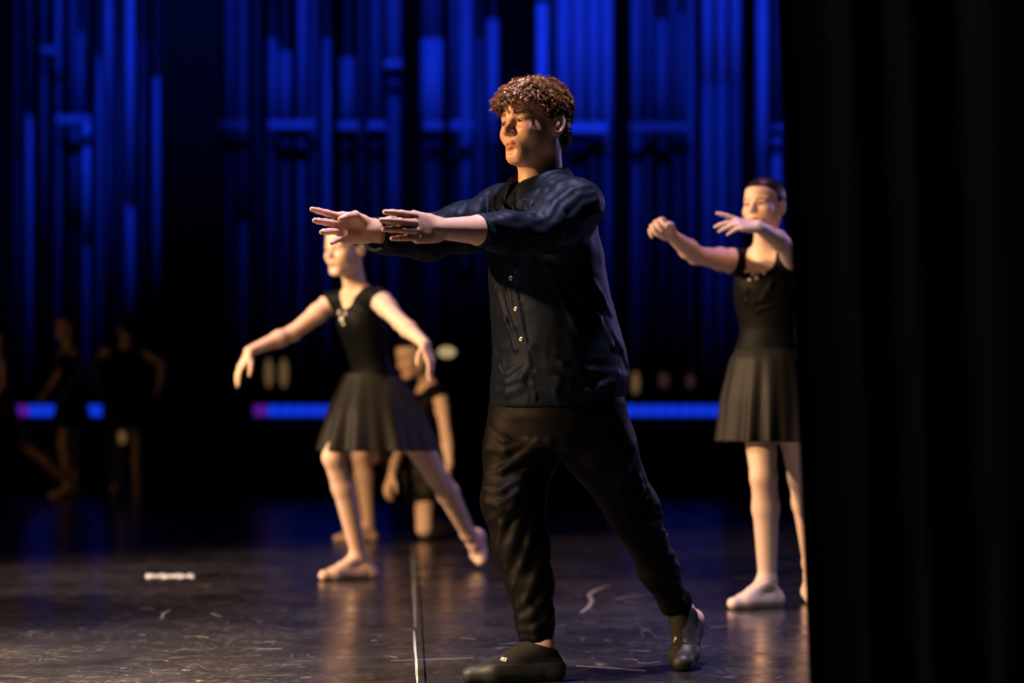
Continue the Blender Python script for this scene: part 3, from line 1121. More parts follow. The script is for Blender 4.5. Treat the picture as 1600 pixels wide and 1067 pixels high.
def boy():
    root_loc = Vector((0.1, 6.3, 0.0))
    root = empty('person', root_loc, 'curly-haired dancer in black shirt and trousers reaching both arms out', 'person')
    yaw = math.radians(45)
    SL, SR = V3(0.170, 6.25, 1.228), V3(-0.036, 6.48, 1.228)
    EL, WL = V3(-0.021, 6.05, 1.150), V3(-0.188, 5.875, 1.138)
    ER, WR = V3(-0.219, 6.275, 1.165), V3(-0.373, 6.09, 1.150)
    head = Head(P(837, 195, 6.36), 47, 1, -4)
    nb = P(850, 292, 6.38)

    # ---- body
    S = Shape()
    head.build(S, True)
    S.cone(head.w(0, -0.024, -0.045), nb, 0.047, 0.052, 0.03)
    S.cone(head.w(0, 0.02, -0.075), nb + V3(-0.02, -0.03, 0.0), 0.030, 0.05, 0.03)
    S.cone(nb, SL, 0.045, 0.045, 0.03)
    S.cone(nb, SR, 0.045, 0.045, 0.03)
    S.loft([(0.66, 0.118, 6.36, 0.15, 0.11, yaw), (0.9, 0.11, 6.37, 0.135, 0.10, yaw), (1.1, 0.088, 6.37, 0.15, 0.11, yaw),
            (1.25, 0.08, 6.37, 0.12, 0.09, yaw)], 0.03)
    arm(S, SL + V3(-0.022, 0.012, -0.040), EL + V3(0, 0, -0.004), WL, 1.0, 0.92, 1.1)
    arm(S, SR, ER, WR, 1.0, 0.98, 1.2)
    hipR, kneeR, ankR = P(828, 640, 6.40), P(803, 795, 6.30), P(846, 1010, 6.225)
    hipL, kneeL, ankL = P(915, 640, 6.31), P(985, 790, 6.44), P(1066, 955, 6.60)
    leg(S, hipR, kneeR, ankR, 1.0, 0.9, calf=(0.6, 0.8, 0))
    leg(S, hipL, kneeL, ankL, 1.0, 0.9, calf=(0.6, 0.8, 0))
    heelR, ballR, toeR = V3(0.103, 6.235, 0.030), V3(-0.052, 6.19, 0.026), V3(-0.105, 6.18, 0.022)
    heelL, ballL, toeL = P(1084, 968, 6.665), P(1069, 1026, 6.53), P(1067, 1036, 6.475)
    foot(S, ankR, heelR, ballR, toeR, 0.95)
    foot(S, ankL, heelL, ballL, toeL, 0.95)
    hand(S, WL + V3(0.010, 0.008, 0.0), (-0.70, -0.71, 0.02), (0.70, -0.69, 0.10), -1, 0.97,
         curl=[(6, 8, 6), (8, 8, 6), (9, 8, 6), (12, 8, 6)], spread=(3, 1.5, 0, -3),
         thumb=[(0.10, 0.75, -0.6), (0.05, 0.9, -0.4), (0.0, 0.95, -0.3)])
    hand(S, WR + V3(0.010, 0.01, 0.002), (-0.80, -0.58, 0.05), (-0.58, 0.80, 0.08), 1, 0.97,
         curl=[(-6, 3, 3), (10, 12, 8), (18, 14, 10), (24, 16, 10)], spread=(7, 0, -6, -14),
         thumb=[(0.30, 0.88, -0.40), (-0.18, 0.93, -0.34), (-0.36, 0.90, -0.2)])
    v1, q1 = S.mesh(0.0021, lo=V3(-0.25, 6.0, nb[2] - 0.012), hi=V3(0.5, 6.7, 1.75))
    v4, q4 = S.mesh(0.005, hi=V3(9, 9, nb[2] + 0.01))
    # keep each region's own part of the surface
    def clip(v, q, m):
        keep = m[q].all(axis=1)
        q = q[keep]
        u = np.unique(q)
        mp = np.zeros(len(v), dtype=int)
        mp[u] = np.arange(len(u))
        return v[u], mp[q]
    v2, q2 = S.mesh(0.0022, lo=V3(-0.70, 5.55, 1.02), hi=V3(-0.03, 6.22, 1.34))
    isL = lambda v, e: (v[:, 0] < -0.035 - e) & (v[:, 1] < 6.03 - e) & (v[:, 0] + v[:, 1] < 5.98) & (v[:, 2] > 1.0)
    isR = lambda v, e: (v[:, 0] < -0.33 - e) & (v[:, 2] > 1.0) & (v[:, 1] < 6.3)
    isH = lambda v, e: v[:, 2] > nb[2] + e
    v2, q2 = clip(v2, q2, isL(v2, -0.004) | isR(v2, -0.004))
    v1, q1 = clip(v1, q1, isH(v1, -0.008))
    v4, q4 = clip(v4, q4, ~(isL(v4, 0.004) | isR(v4, 0.004) | isH(v4, 0.0)))
    V = np.concatenate([v1, v2, v4])
    Q = np.concatenate([q1, q2 + len(v1), q4 + len(v1) + len(v2)])
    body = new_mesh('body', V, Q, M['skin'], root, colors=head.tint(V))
    head.eyes(body, look=(0.12, 1, -0.03))

    # ---- shirt
    T = Shape()

    def zz(py):
        return HC + (HOR - py) / 593.0
    rows = []
    for py, cx, a, b in ((634, 869, .190, .160), (600, 875, .197, .168), (550, 872, .188, .160), (500, 864, .178, .150), (450, 856, .170, .140),
                         (400, 851, .166, .134), (350, 848, .160, .128), (318, 848, .140, .112), (298, 850, .105, .090), (284, 852, .075, .072)):
        rows.append((zz(py), (cx - 800) / 593.0, 6.37, a, b, yaw))
    T.loft(rows, 0.02, cap=0.01)
    trunk = T.copy()
    T.cone(nb + V3(0, 0, -0.012), SL + V3(0, 0, 0.004), 0.050, 0.060, 0.03)
    T.cone(nb + V3(0, 0, -0.012), SR + V3(0, 0, 0.0), 0.052, 0.062, 0.04)
    CL = mid(EL, WL, 0.40)
    CR = mid(ER, WR, 0.84)
    T.chain([SL, mid(SL, EL, 0.5) + V3(0, 0, -0.034), EL + V3(0, 0, -0.008), CL + V3(0, 0, -0.002)], [0.068, 0.054, 0.048, 0.040], 0.025)
    T.chain([SR, mid(SR, ER, 0.5) + V3(0, 0, -0.016), ER + V3(0, 0, -0.020), CR + V3(0, 0, -0.012)], [0.068, 0.062, 0.054, 0.043], 0.03)
    # sagging cloth under the arms
    T.cone(mid(SL, EL, 0.3) + V3(0, 0, -0.045), SL + V3(0.0, 0.08, -0.13), 0.03, 0.05, 0.05)
    # folds: sleeves, armholes, chest, hem
    FL = [
        ([(922, 290), (893, 299), (868, 318), (857, 338)], .008), ([(930, 300), (905, 307), (882, 325), (868, 345)], .006),
        ([(897, 282), (872, 292), (852, 312), (846, 334)], .007), ([(880, 277), (858, 290), (843, 310), (836, 330)], .006),
        ([(935, 312), (912, 320), (893, 340)], .006), ([(938, 330), (915, 338), (897, 352)], .005),
        ([(850, 342), (820, 352), (790, 350)], .006), ([(870, 350), (838, 362), (806, 358), (775, 352)], .006), ([(828, 345), (800, 342), (770, 347)], .004),
        ([(760, 350), (768, 365), (765, 380)], .004), ([(752, 352), (756, 368), (752, 384)], .004), ([(880, 340), (850, 365), (815, 372)], .005),
        ([(775, 296), (768, 310), (772, 330), (782, 340)], .007), ([(790, 300), (783, 318), (790, 336)], .006), ([(803, 306), (800, 322), (806, 336)], .005),
        ([(760, 300), (752, 312), (750, 330)], .006), ([(740, 305), (728, 318), (722, 335)], .005), ([(728, 308), (712, 322), (705, 338)], .005),
        ([(715, 314), (700, 326), (695, 340)], .004), ([(838, 300), (828, 318), (830, 338)], .005), ([(852, 300), (838, 322)], .005),
        ([(762, 405), (775, 450), (790, 500), (806, 545)], .006), ([(770, 402), (786, 450), (806, 510)], .005), ([(830, 545), (880, 568), (925, 580), (965, 582)], .006),
        ([(775, 590), (795, 598), (818, 590), (826, 575)], .007), ([(772, 608), (795, 614), (820, 604)], .006), ([(778, 575), (795, 583), (815, 570)], .005),
        ([(835, 600), (870, 612), (920, 612), (960, 600)], .006), ([(985, 590), (965, 592), (940, 604), (925, 618)], .008), ([(840, 580), (875, 592), (910, 596)], .005),
        ([(925, 440), (940, 465), (952, 490)], .005), ([(955, 520), (968, 545), (978, 570)], .006), ([(910, 470), (935, 500), (955, 540)], .004),
        ([(770, 545), (782, 570), (790, 590)], .005), ([(860, 420), (880, 470), (905, 520)], .004),
        ([(640, 372), (660, 392)], .005), ([(665, 362), (690, 388)], .005), ([(700, 352), (725, 380)], .005), ([(610, 378), (622, 394)], .004),
    ]
    base = T.copy()
    for pix, r in FL:
        T.fold(pix, r, 0.014, 0.45, base=base)
    # placket: a doubled strip of cloth down the front
    pl = [trunk.hit(x, y) for x, y in ((818, 300), (812, 318), (806, 340), (800, 370))] + [trunk.hit(x, y) for x, y in ((797, 400), (799, 435), (807, 483), (815, 530), (823, 575), (830, 620), (832, 634))]
    pl2 = Shape()
    n0 = V3(-math.sin(yaw), -math.cos(yaw), 0)
    pl2.chain([p - n0 * 0.0015 for p in pl], [0.017] * len(pl), 0.002, 1, (n0, 0.22))
    T.p += pl2.p
    # wrinkles of the thin cloth
    def wr(q):
        a = vnoise(q * np.array([30, 30, 12], dtype=f32) + 3)
        b = vnoise(q * np.array([14, 14, 26], dtype=f32) + 11)
        c = vnoise(q * np.array([9, 9, 7], dtype=f32) + 7)
        return (0.0045 * np.abs(a - 0.5) + 0.006 * np.abs(b - 0.5) - 0.010 * (c - 0.5)).astype(f32) - 0.002
    T.disp(wr, (0, 6.3, 1), 9)
    hollow_end(T, CL, WL - EL, 0.0345, 0.06)
    hollow_end(T, CR + V3(0, 0, -0.009), WR - ER, 0.0375, 0.08)
    T.loft([(zz(650), 0.12, 6.37, .178, .150, yaw), (zz(610), 0.125, 6.37, .170, .140, yaw), (zz(590), 0.124, 6.37, .10, .08, yaw)], 0.004, -1)
    T.cone(nb + V3(-0.01, -0.01, -0.01), nb + V3(-0.02, -0.02, 0.12), 0.058, 0.085, 0.006, -1)
    v, q = T.mesh(0.0036)
    shirt = new_mesh('shirt', v, q, M['shirt'], root)
    for (x, y, r) in ((817, 293, .0062), (806, 338, .0055), (799, 435, .0062), (807, 483, .0062), (815.5, 530, .0062), (824, 577, .006)):
        h_ = trunk.hit(x, y) - n0 * -0.0035
        disc('button', h_, n0, r, 0.0016, M['button'], shirt)
    # collar: stand and two folded leaves around the neck
    def collar():
        Vc, Fc = [], []
        na, prof = 44, [(0.0, 0.0), (0.004, 0.016), (0.008, 0.031), (0.012, 0.036), (0.019, 0.033), (0.027, 0.018), (0.034, 0.002)]
        fr = basis(45 + 3, -6)
        cen = nb + V3(-0.006, -0.004, 0.0)
        for i in range(na + 1):
            u = i / na
            th = math.radians(10 + 340 * u)
            d = fr @ V3(math.sin(th), math.cos(th), 0)
            tip = max(0.0, 1 - min(u, 1 - u) * 6.5)
            for j, (o, z) in enumerate(prof):
                rad = 0.060 + o * (1 + 0.25 * tip) + (0.010 * tip if j >= 4 else 0)
                zz_ = z + 0.006 * (1 - math.cos(th)) - 0.016 * tip
                if j >= 4:
                    zz_ -= tip * 0.022 * (j - 3) / 3
                ex = 1.0 + 0.06 * math.cos(th)
                Vc.append(cen + d * rad * ex + (fr @ V3(0, 0, 1)) * zz_)
        m_ = len(prof)
        for i in range(na):
            for j in range(m_ - 1):
                a = i * m_ + j
                Fc.append((a, a + m_, a + m_ + 1, a + 1))
        o = new_mesh('collar', Vc, Fc, M['shirt'], shirt)
        md = o.modifiers.new('thickness', 'SOLIDIFY')
        md.thickness = 0.003
        md.offset = 0
        ms = o.modifiers.new('smooth', 'SUBSURF')
        ms.levels = ms.render_levels = 2
    collar()

    # ---- trousers
    T = Shape()
    T.loft([(0.60, 0.115, 6.36, .160, .135, yaw), (0.68, 0.116, 6.36, .172, .150, yaw), (0.745, 0.118, 6.36, .165, .140, yaw)], 0.03)
    T.chain([P(826, 645, 6.40), P(815, 700, 6.36), P(802, 783, 6.31), P(813, 855, 6.29), P(827, 913, 6.265), P(835.5, 972, 6.24), P(838, 1006, 6.232)],
            [0.108, 0.097, 0.080, 0.070, 0.057, 0.046, 0.040], 0.03)
    T.chain([P(915, 645, 6.32), P(938, 700, 6.35), P(990, 797, 6.44), P(1030, 888, 6.53), P(1056, 940, 6.585), P(1061, 952, 6.597)],
            [0.108, 0.092, 0.066, 0.050, 0.038, 0.034], 0.03)
    FT = [
        ([(765, 668), (790, 690), (830, 700), (860, 690)], .006), ([(762, 700), (790, 705), (825, 690)], .006), ([(760, 740), (785, 735), (815, 715), (840, 690)], .008),
        ([(758, 762), (785, 765), (812, 750), (835, 725)], .007), ([(758, 785), (780, 790), (805, 775), (820, 755)], .007), ([(762, 815), (785, 800), (805, 790)], .006),
        ([(775, 860), (785, 820), (800, 795)], .006), ([(790, 890), (800, 850), (812, 815)], .007), ([(800, 920), (815, 885), (828, 850), (832, 815)], .006),
        ([(808, 950), (822, 940), (835, 910), (845, 880)], .007), ([(812, 968), (830, 962), (848, 940), (858, 915)], .007), ([(812, 985), (835, 985), (855, 968), (862, 950)], .008),
        ([(815, 997), (838, 998), (862, 990)], .006), ([(818, 945), (835, 955), (850, 960)], .006), ([(845, 860), (855, 890), (860, 925)], .005),
        ([(1000, 745), (1005, 765), (990, 778), (972, 772)], .007), ([(1015, 762), (1018, 778), (1000, 788), (978, 782)], .006), ([(1030, 790), (1032, 806), (1012, 815), (985, 808)], .007),
        ([(1042, 815), (1040, 830), (1022, 835)], .006), ([(1050, 850), (1050, 866), (1034, 872)], .006), ([(1060, 885), (1056, 902), (1040, 905)], .006),
        ([(1068, 905), (1062, 920), (1046, 922)], .005), ([(990, 700), (975, 740), (965, 770)], .006),
        ([(1076, 925), (1066, 938), (1052, 936)], .005), ([(985, 720), (960, 735), (930, 735)], .006),
    ]
    base = T.copy()
    for pix, r in FT:
        T.fold(pix, r, 0.016, 0.4, base=base)

    def wr2(q):
        a = vnoise(q * np.array([16, 16, 30], dtype=f32) + 23)
        b = vnoise(q * np.array([11, 11, 8], dtype=f32) + 1)
        return (0.004 * np.abs(a - 0.5) - 0.009 * (b - 0.5)).astype(f32) - 0.001
    T.disp(wr2, (0, 6.3, 0.5), 9)
    hollow_end(T, P(837, 1006, 6.233), (0.15, 0, -1), 0.038, 0.03)
    hollow_end(T, P(1061, 951, 6.597), (0.35, 0.2, -0.9), 0.032, 0.03)
    v, q = T.mesh(0.0040)
    tr = new_mesh('trousers', v, q, M['trousers'], root)
    # ribbed ankle cuffs
    for (c0, c1, r0, r1) in ((P(837, 997, 6.236), P(837.5, 1009, 6.232), 0.044, 0.0415), (P(1056, 941, 6.585), P(1063, 955, 6.603), 0.038, 0.036)):
        K = Shape()
        K.cone(c0, c1, r0, r1, 0.004)
        cut(K, c1, unit(c1 - c0), 0.12)
        cut(K, c0, unit(c0 - c1), 0.12)
        K.cone(mid(c0, c1, -1), mid(c0, c1, 2), r0 - 0.005, r1 - 0.005, 0.002, -1)
        v, q = K.mesh(0.003)
        new_mesh('ankle_cuff', v, q, M['trousers'], tr)

    # ---- socks and split shoes
    for side, (an, he, ba, to, cen) in enumerate(((ankR, heelR, ballR, toeR, 0), (ankL, heelL, ballL, toeL, 1))):
        K = Shape()
        foot(K, an, he, ba, to, 0.95, 0.006)
        upv = unit(an - mid(he, ba, 0.3))
        cut(K, an + upv * (0.004 if side == 0 else -0.012), upv if side == 0 else unit(an - mid(ba, to)), 0.1)
        v, q = K.mesh(0.003)
        sock = new_mesh('sock', v, q, M['sock'], root)
        K2 = Shape()
        foot(K2, an, he, ba, to, 0.95, 0.0074)
        if side == 0:
            cut(K2, V3(0.0, 6.2, 0.052), V3(0.0, 0.0, 1), 0.4)
            # dip of the opening
            K2.cone(V3(0.03, 6.2, 0.075), V3(0.10, 6.22, 0.070), 0.026, 0.022, 0.01, -1)
        else:
            cut(K2, mid(ba, to, 0.0) + V3(0, 0, 0.030), V3(0.0, 0.35, 1), 0.3)
        v, q = K2.mesh(0.003)
        new_mesh('dance_shoe', v, q, M['shoe_leather'], root)
        if side == 0:
            h_ = K.hit(787, 1030)
            n_ = K.normal(h_, 0.006)
            t_ = unit(np.cross(n_, V3(0.3, 1, 0)))
            # small white woven tag with two dark strokes
            u_ = np.cross(n_, t_)
            def slab(name, c, wx, wy, hh, material, par):
                V_ = []
                for dz in (-0.001, hh):
                    for (a_, b_) in ((-1, -1), (1, -1), (1, 1), (-1, 1)):
                        V_.append(c + t_ * a_ * wx + u_ * b_ * wy + n_ * dz)
                return new_mesh(name, V_, [(0, 3, 2, 1), (4, 5, 6, 7), (0, 1, 5, 4), (1, 2, 6, 5), (2, 3, 7, 6), (3, 0, 4, 7)], material, par, smooth=False)
            slab('woven_tag', h_, 0.0075, 0.0055, 0.0012, M['print_white'], sock)
            slab('tag_stroke', h_ - t_ * 0.003, 0.001, 0.0034, 0.0016, M['button_core'], sock)
            slab('tag_stroke', h_ + t_ * 0.002 + u_ * 0.0025, 0.0024, 0.001, 0.0016, M['button_core'], sock)
        else:
            for (px, tx, m_) in ((1055, 'P', 'print_white'), (1070, 'u', 'print_grey'), (1089, 'h', 'print_grey')):
                h_ = K.hit(px, 1000)
                if h_ is not None:
                    n_ = K.normal(h_, 0.01)
                    letters('printed_letter', tx, h_ + n_ * 0.0008, n_, (0, 0, 1), 0.022, M[m_], sock)

    # ---- hair: close cap plus a mass of curls
    C = Shape()
    C.ell(head.w(0, -0.013, 0.037), (0.0775, 0.092, 0.080), head.R, 0.01)
    C.ell(head.w(0, 0.020, 0.050), (0.067, 0.076, 0.062), head.R, 0.012)
    C.ell(head.w(0, -0.048, -0.020), (0.060, 0.050, 0.055), head.R, 0.03)

    def hairline(q):
        L = head.local(q)
        h0 = np.interp(L[:, 1], [-0.12, -0.045, -0.030, -0.006, 0.006, 0.020, 0.035, 0.055, 0.07, 0.10], [-0.085, -0.075, -0.045, 0.018, -0.018, -0.010, 0.030, 0.052, 0.060, 0.062])
        return (-(h0 - L[:, 2])).astype(f32)
    C.add(hairline, head.o, 9.0, 0.004, -1)
    v, q = C.mesh(0.003, lo=head.o - 0.16, hi=head.o + 0.16)
    hair = new_mesh('hair', v, q, M['hair_dark'], root)
    rs = random.Random(11)
    paths, radii = [], []
    R = head.R
    tries = 0
    def lock(c, ax, ln, cr, turns, drop, strands, n=18):
        """one ringlet: several fine strands wound on the same helix"""
        a = unit(np.cross(ax, V3(rs.gauss(0, 1), rs.gauss(0, 1), rs.gauss(0, 1))))
        b = np.cross(ax, a)
        ph = rs.uniform(0, 6.28)
        for _ in range(strands):
            p2 = ph + rs.gauss(0, 0.28)
            c2 = c + V3(rs.gauss(0, .0016), rs.gauss(0, .0016), rs.gauss(0, .0016))
            r2 = cr * rs.uniform(0.85, 1.15)
            l2 = ln * rs.uniform(0.9, 1.12)
            t = np.linspace(0, 1, n)[:, None]
            g = r2 * np.minimum(1.0, t * 2.6 + 0.1) * (1 - 0.25 * t)
            an = p2 + turns * 6.283 * t
            loc = c2 + ax * l2 * t + V3(drop) * t * t + a * g * np.cos(an) + b * g * np.sin(an)
            paths.append(head.o + loc @ R.T)
            radii.append(rs.uniform(0.0008, 0.0016))
    made = 0
    while made < 1150 and tries < 20000:
        tries += 1
        d = V3(rs.gauss(0, 1), rs.gauss(0, 1), rs.gauss(0, 1))
        d /= np.linalg.norm(d)
        ells = ((V3(0, -0.013, 0.037), V3(0.076, 0.090, 0.078)), (V3(0, 0.020, 0.048), V3(0.066, 0.075, 0.061)), (V3(0, -0.048, -0.020), V3(0.058, 0.048, 0.053)))
        pick = rs.choice((0, 0, 0, 1, 1, 2))
        c = ells[pick][0] + d * ells[pick][1]                        # root on the scalp
        if any(np.linalg.norm((c - e0) / e1) < 0.985 for i_, (e0, e1) in enumerate(ells) if i_ != pick):
            continue
        hl = np.interp(c[1], [-0.12, -0.05, -0.032, -0.010, 0.010, 0.022, 0.038, 0.055, 0.07, 0.10], [-0.062, -0.056, -0.012, 0.030, 0.006, 0.012, 0.036, 0.050, 0.056, 0.058])
        if c[2] < hl:
            continue
        made += 1
        top = max(0.0, min(1.0, (c[2] - 0.025) / 0.06))
        front = max(0.0, min(1.0, (c[1] - 0.03) / 0.05))
        ln = 0.008 + 0.013 * top * rs.uniform(0.4, 1.2) + 0.016 * front
        out = unit(d + V3(rs.gauss(0, .3), rs.gauss(0, .3), rs.gauss(0, .3)) + V3(0, 0.45 * front, -0.45 * front))
        cr = rs.uniform(0.005, 0.0095) * (0.45 + 0.5 * top + 0.25 * front)
        lock(c, out, ln, cr, rs.uniform(0.9, 1.8), (0, 0.010 * front, -0.020 * front - 0.005), 5)
    for x in np.linspace(-0.052, 0.050, 15):                       # curls over the forehead
        lock(V3(x, 0.070 - 5 * x * x, 0.078), unit(V3(rs.gauss(0, .2), 0.75, -0.5)), rs.uniform(0.020, 0.034), rs.uniform(0.006, 0.009),
             rs.uniform(1.2, 2.0), (0, -0.004, rs.uniform(-0.028, -0.010)), 6, 22)
    for k_ in range(7):                                             # longer lock over the brow on the far side
        lock(V3(0.030 + 0.006 * rs.gauss(0, 1), 0.066, 0.074), unit(V3(0.25, 0.7, -0.6)), 0.036, rs.uniform(0.006, 0.009), rs.uniform(1.2, 2.0), (0, -0.004, -0.026), 5, 22)
    for k_ in range(60):                                            # flyaway hairs
        d = unit(V3(rs.gauss(0, 1), rs.gauss(0, 1), abs(rs.gauss(0, 1)) + 0.3))
        c = V3(0, -0.013, 0.037) + d * V3(0.084, 0.098, 0.088)
        lock(c, unit(d + V3(rs.gauss(0, .5), rs.gauss(0, .5), rs.gauss(0, .5))), rs.uniform(0.012, 0.022), rs.uniform(0.004, 0.01), rs.uniform(0.5, 1.1), (0, 0, 0), 1, 12)
        radii[-1] = 0.0004
    v, q = tubes(paths, radii, 3)
    new_mesh('curls', v, q, M['hair_brown'], hair, kind='stuff')


boy()


class Dancer:
    pass


def frame(yaw, up):
    up = unit(up)
    b = basis(yaw)
    f = unit(b[:, 1] - up * float(b[:, 1] @ up))
    return np.stack([np.cross(f, up), f, up], 1)


def torso(S, pel, neck, R, u, g=0.0):
    S.ell(mid(pel, neck, 0.64), V3(0.126 * u + g, 0.086 * u + g, 0.15 * u + g), R, 0.03)
    S.ell(mid(pel, neck, 0.70) + R[:, 1] * 0.030 * u, V3(0.10 * u + g, 0.068 * u + g, 0.07 * u + g), R, 0.04)
    S.cone(mid(pel, neck, 0.15), mid(pel, neck, 0.55), 0.112 * u + g, 0.106 * u + g, 0.04, 1, (R[:, 1], 0.72))
    S.ell(pel, V3(0.138 * u + g, 0.105 * u + g, 0.105 * u + g), R, 0.04)


def dancer(label, d, hair='hair_dark', h=0.0042, gems=(), folds=(), group=None, skirt_mat='skirt', eyes=True):
    u = d.u
    root = empty('person', (float(d.pel[0]), float(d.pel[1]), 0.0), label, 'person', group)
    R = frame(d.yaw, V3(d.neck) - V3(d.pel))
    head = Head(d.head[0], *d.head[1:])
    S = Shape()
    head.build(S)
    S.cone(head.w(0, -0.022, -0.045), d.neck, 0.042 * u, 0.045 * u, 0.03)
    S.cone(head.w(0, 0.01, -0.075), V3(d.neck) + R[:, 1] * 0.012, 0.026 * u, 0.04 * u, 0.03)
    for sh in (d.shR, d.shL):
        S.cone(V3(d.neck) - R[:, 2] * 0.012, sh, 0.040 * u, 0.043 * u, 0.04)
    torso(S, d.pel, d.neck, R, u)
    arm(S, d.shR, d.elR, d.wrR, u, 0.95)
    arm(S, d.shL, d.elL, d.wrL, u, 0.95)
    leg(S, d.hipR, d.knR, d.anR, u, 0.92, calf=d.calf)
    leg(S, d.hipL, d.knL, d.anL, u, 0.92, calf=d.calf)
    foot(S, d.anR, *d.ftR, 0.88 * u)
    foot(S, d.anL, *d.ftL, 0.88 * u)
    hand(S, d.wrR, *d.hR[:2], 1, 0.92 * u, **d.hR[2])
    hand(S, d.wrL, *d.hL[:2], -1, 0.92 * u, **d.hL[2])
    v, q = S.mesh(h)
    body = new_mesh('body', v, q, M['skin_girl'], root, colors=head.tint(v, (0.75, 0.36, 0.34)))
    if eyes:
        head.eyes(body)
    # tights
    T = Shape()
    leg(T, d.hipR, d.knR, d.anR, u, 0.92, 0.004, calf=d.calf)
    leg(T, d.hipL, d.knL, d.anL, u, 0.92, 0.004, calf=d.calf)
    T.ell(d.pel, V3(0.138 * u + 0.004, 0.105 * u + 0.004, 0.105 * u + 0.004), R, 0.04)
    foot(T, d.anR, *d.ftR, 0.88 * u, 0.003)
    foot(T, d.anL, *d.ftL, 0.88 * u, 0.003)
    v, q = T.mesh(h * 1.15)
    new_mesh('tights', v, q, M['tights'], root)
    for an, ft in ((d.anR, d.ftR), (d.anL, d.ftL)):
        K = Shape()
        foot(K, an, *ft, 0.88 * u, 0.007)
        low = mid(ft[0], ft[1], 0.5)
        upv = unit(V3(an) - low)
        cut(K, V3(ft[0]) + upv * 0.034, unit(upv + 0.25 * unit(V3(an) - V3(ft[1]))), 0.12)
        K.cone(mid(an, ft[1], 0.15) + upv * 0.02, mid(an, ft[1], 0.65) + upv * 0.028, 0.030, 0.020, 0.006, -1)
        v, q = K.mesh(h)
        sl = new_mesh('ballet_slipper', v, q, M['slipper'], root)
    # bodice
    B = Shape()
    torso(B, d.pel, d.neck, R, u, 0.008)
    for sh in (d.shR, d.shL):
        B.cone(mid(d.neck, sh, 0.25) - R[:, 2] * 0.014, V3(sh), 0.046 * u, 0.054 * u, 0.035)
    for fl in folds:
        B.fold(fl[0], fl[1], 0.012, 0.4)
    for sh, el in ((d.shR, d.elR), (d.shL, d.elL)):
        ax = unit(V3(el) - V3(sh))
        out = unit(V3(sh) - V3(d.neck))
        cut(B, V3(sh) + ax * 0.018 + out * 0.016, unit(ax + out * 0.7), 0.078)
    B.ell(V3(d.neck) + R[:, 1] * 0.055 * u - R[:, 2] * 0.012, V3(d.scoop * 0.9, 0.07, d.scoop) * u, R, 0.006, -1)
    B.cone(V3(d.neck) - R[:, 2] * 0.02, V3(d.neck) + R[:, 2] * 0.10, 0.054 * u, 0.070 * u, 0.005, -1)
    v, q = B.mesh(h)
    bod = new_mesh('bodice', v, q, M['dress'], root)
    for (px, py, r) in gems:
        p = B.hit(px, py)
        if p is not None:
            n = B.normal(p, 0.005)
            disc('gem', p + n * 0.001, n, r, 0.003, M['gem'], bod, 8)
    # skirt with soft pleats, open at the hem
    if d.skirt:
        K = Shape()
        zs = [r[0] for r in d.skirt]
        z0, z1 = min(zs), max(zs)

        def pleat(th, z):
            k = np.clip((z1 - z) / (z1 - z0), 0, 1)
            return (1 + k * (0.055 * np.sin(th * 9 + 1.0 + 2 * np.sin(th * 2)) + 0.03 * np.sin(th * 17 + 2))).astype(f32)
        K.loft(d.skirt, 0.01, 1, pleat, 0.003)
        inner = [(r[0] - (0.02 if r[0] == z0 else 0.03), r[1], r[2], r[3] - 0.007, r[4] - 0.007, r[5]) for r in d.skirt if r[0] < z1]
        top = sorted(inner)[-1]
        inner.append((min(top[0] + 0.08, z1 - 0.02), *d.skirt_top_c, 0.03, 0.03, 0))
        K.loft(inner, 0.003, -1, pleat, 0.003)
        v, q = K.mesh(h)
        new_mesh('skirt', v, q, M[skirt_mat], root)
    if d.drape:
        K = Shape()
        for pts, rs_ in d.drape:
            K.chain(pts, rs_, 0.05)
        K.disp(lambda q: (0.02 * np.abs(vnoise(q * np.array([26, 26, 14], dtype=f32)) - 0.5)).astype(f32), (0, 0, 0), 9)
        v, q = K.mesh(h)
        new_mesh('skirt', v, q, M[skirt_mat], root)
    # hair pulled back into a bun
    C = Shape()
    C.ell(head.w(0, -0.013, 0.034), V3(0.0765, 0.090, 0.0815) * head.s, head.R, 0.01)
    C.ell(head.w(0, 0.020, 0.043), V3(0.0665, 0.0745, 0.0665) * head.s, head.R, 0.012)
    C.ell(head.w(0, -0.040, -0.015), V3(0.060, 0.050, 0.050) * head.s, head.R, 0.02)

    def hl(q):
        L = head.local(q)
        h0 = np.interp(L[:, 1], [-0.12, -0.05, -0.028, -0.006, 0.012, 0.030, 0.05, 0.065, 0.10], [-0.062, -0.058, -0.03, 0.016, -0.010, 0.022, 0.050, 0.064, 0.070])
        return ((L[:, 2] - h0) * head.s).astype(f32)
    C.add(hl, head.o, 9.0, 0.004, -1)
    v, q = C.mesh(h, lo=head.o - 0.16, hi=head.o + 0.16)
    ho = new_mesh('hair', v, q, M[hair], root)
    C = Shape()
    C.ell(head.w(0, -0.105, 0.055), V3(0.036, 0.028, 0.036) * head.s, head.R, 0.01)
    C.disp(lambda q: (0.006 * (vnoise(q * 60) - 0.5)).astype(f32), head.o, 9)
    v, q = C.mesh(h)
    new_mesh('hair_bun', v, q, M[hair], ho)
    return root


def gx(px, D):
    return (px - 800) / F * D


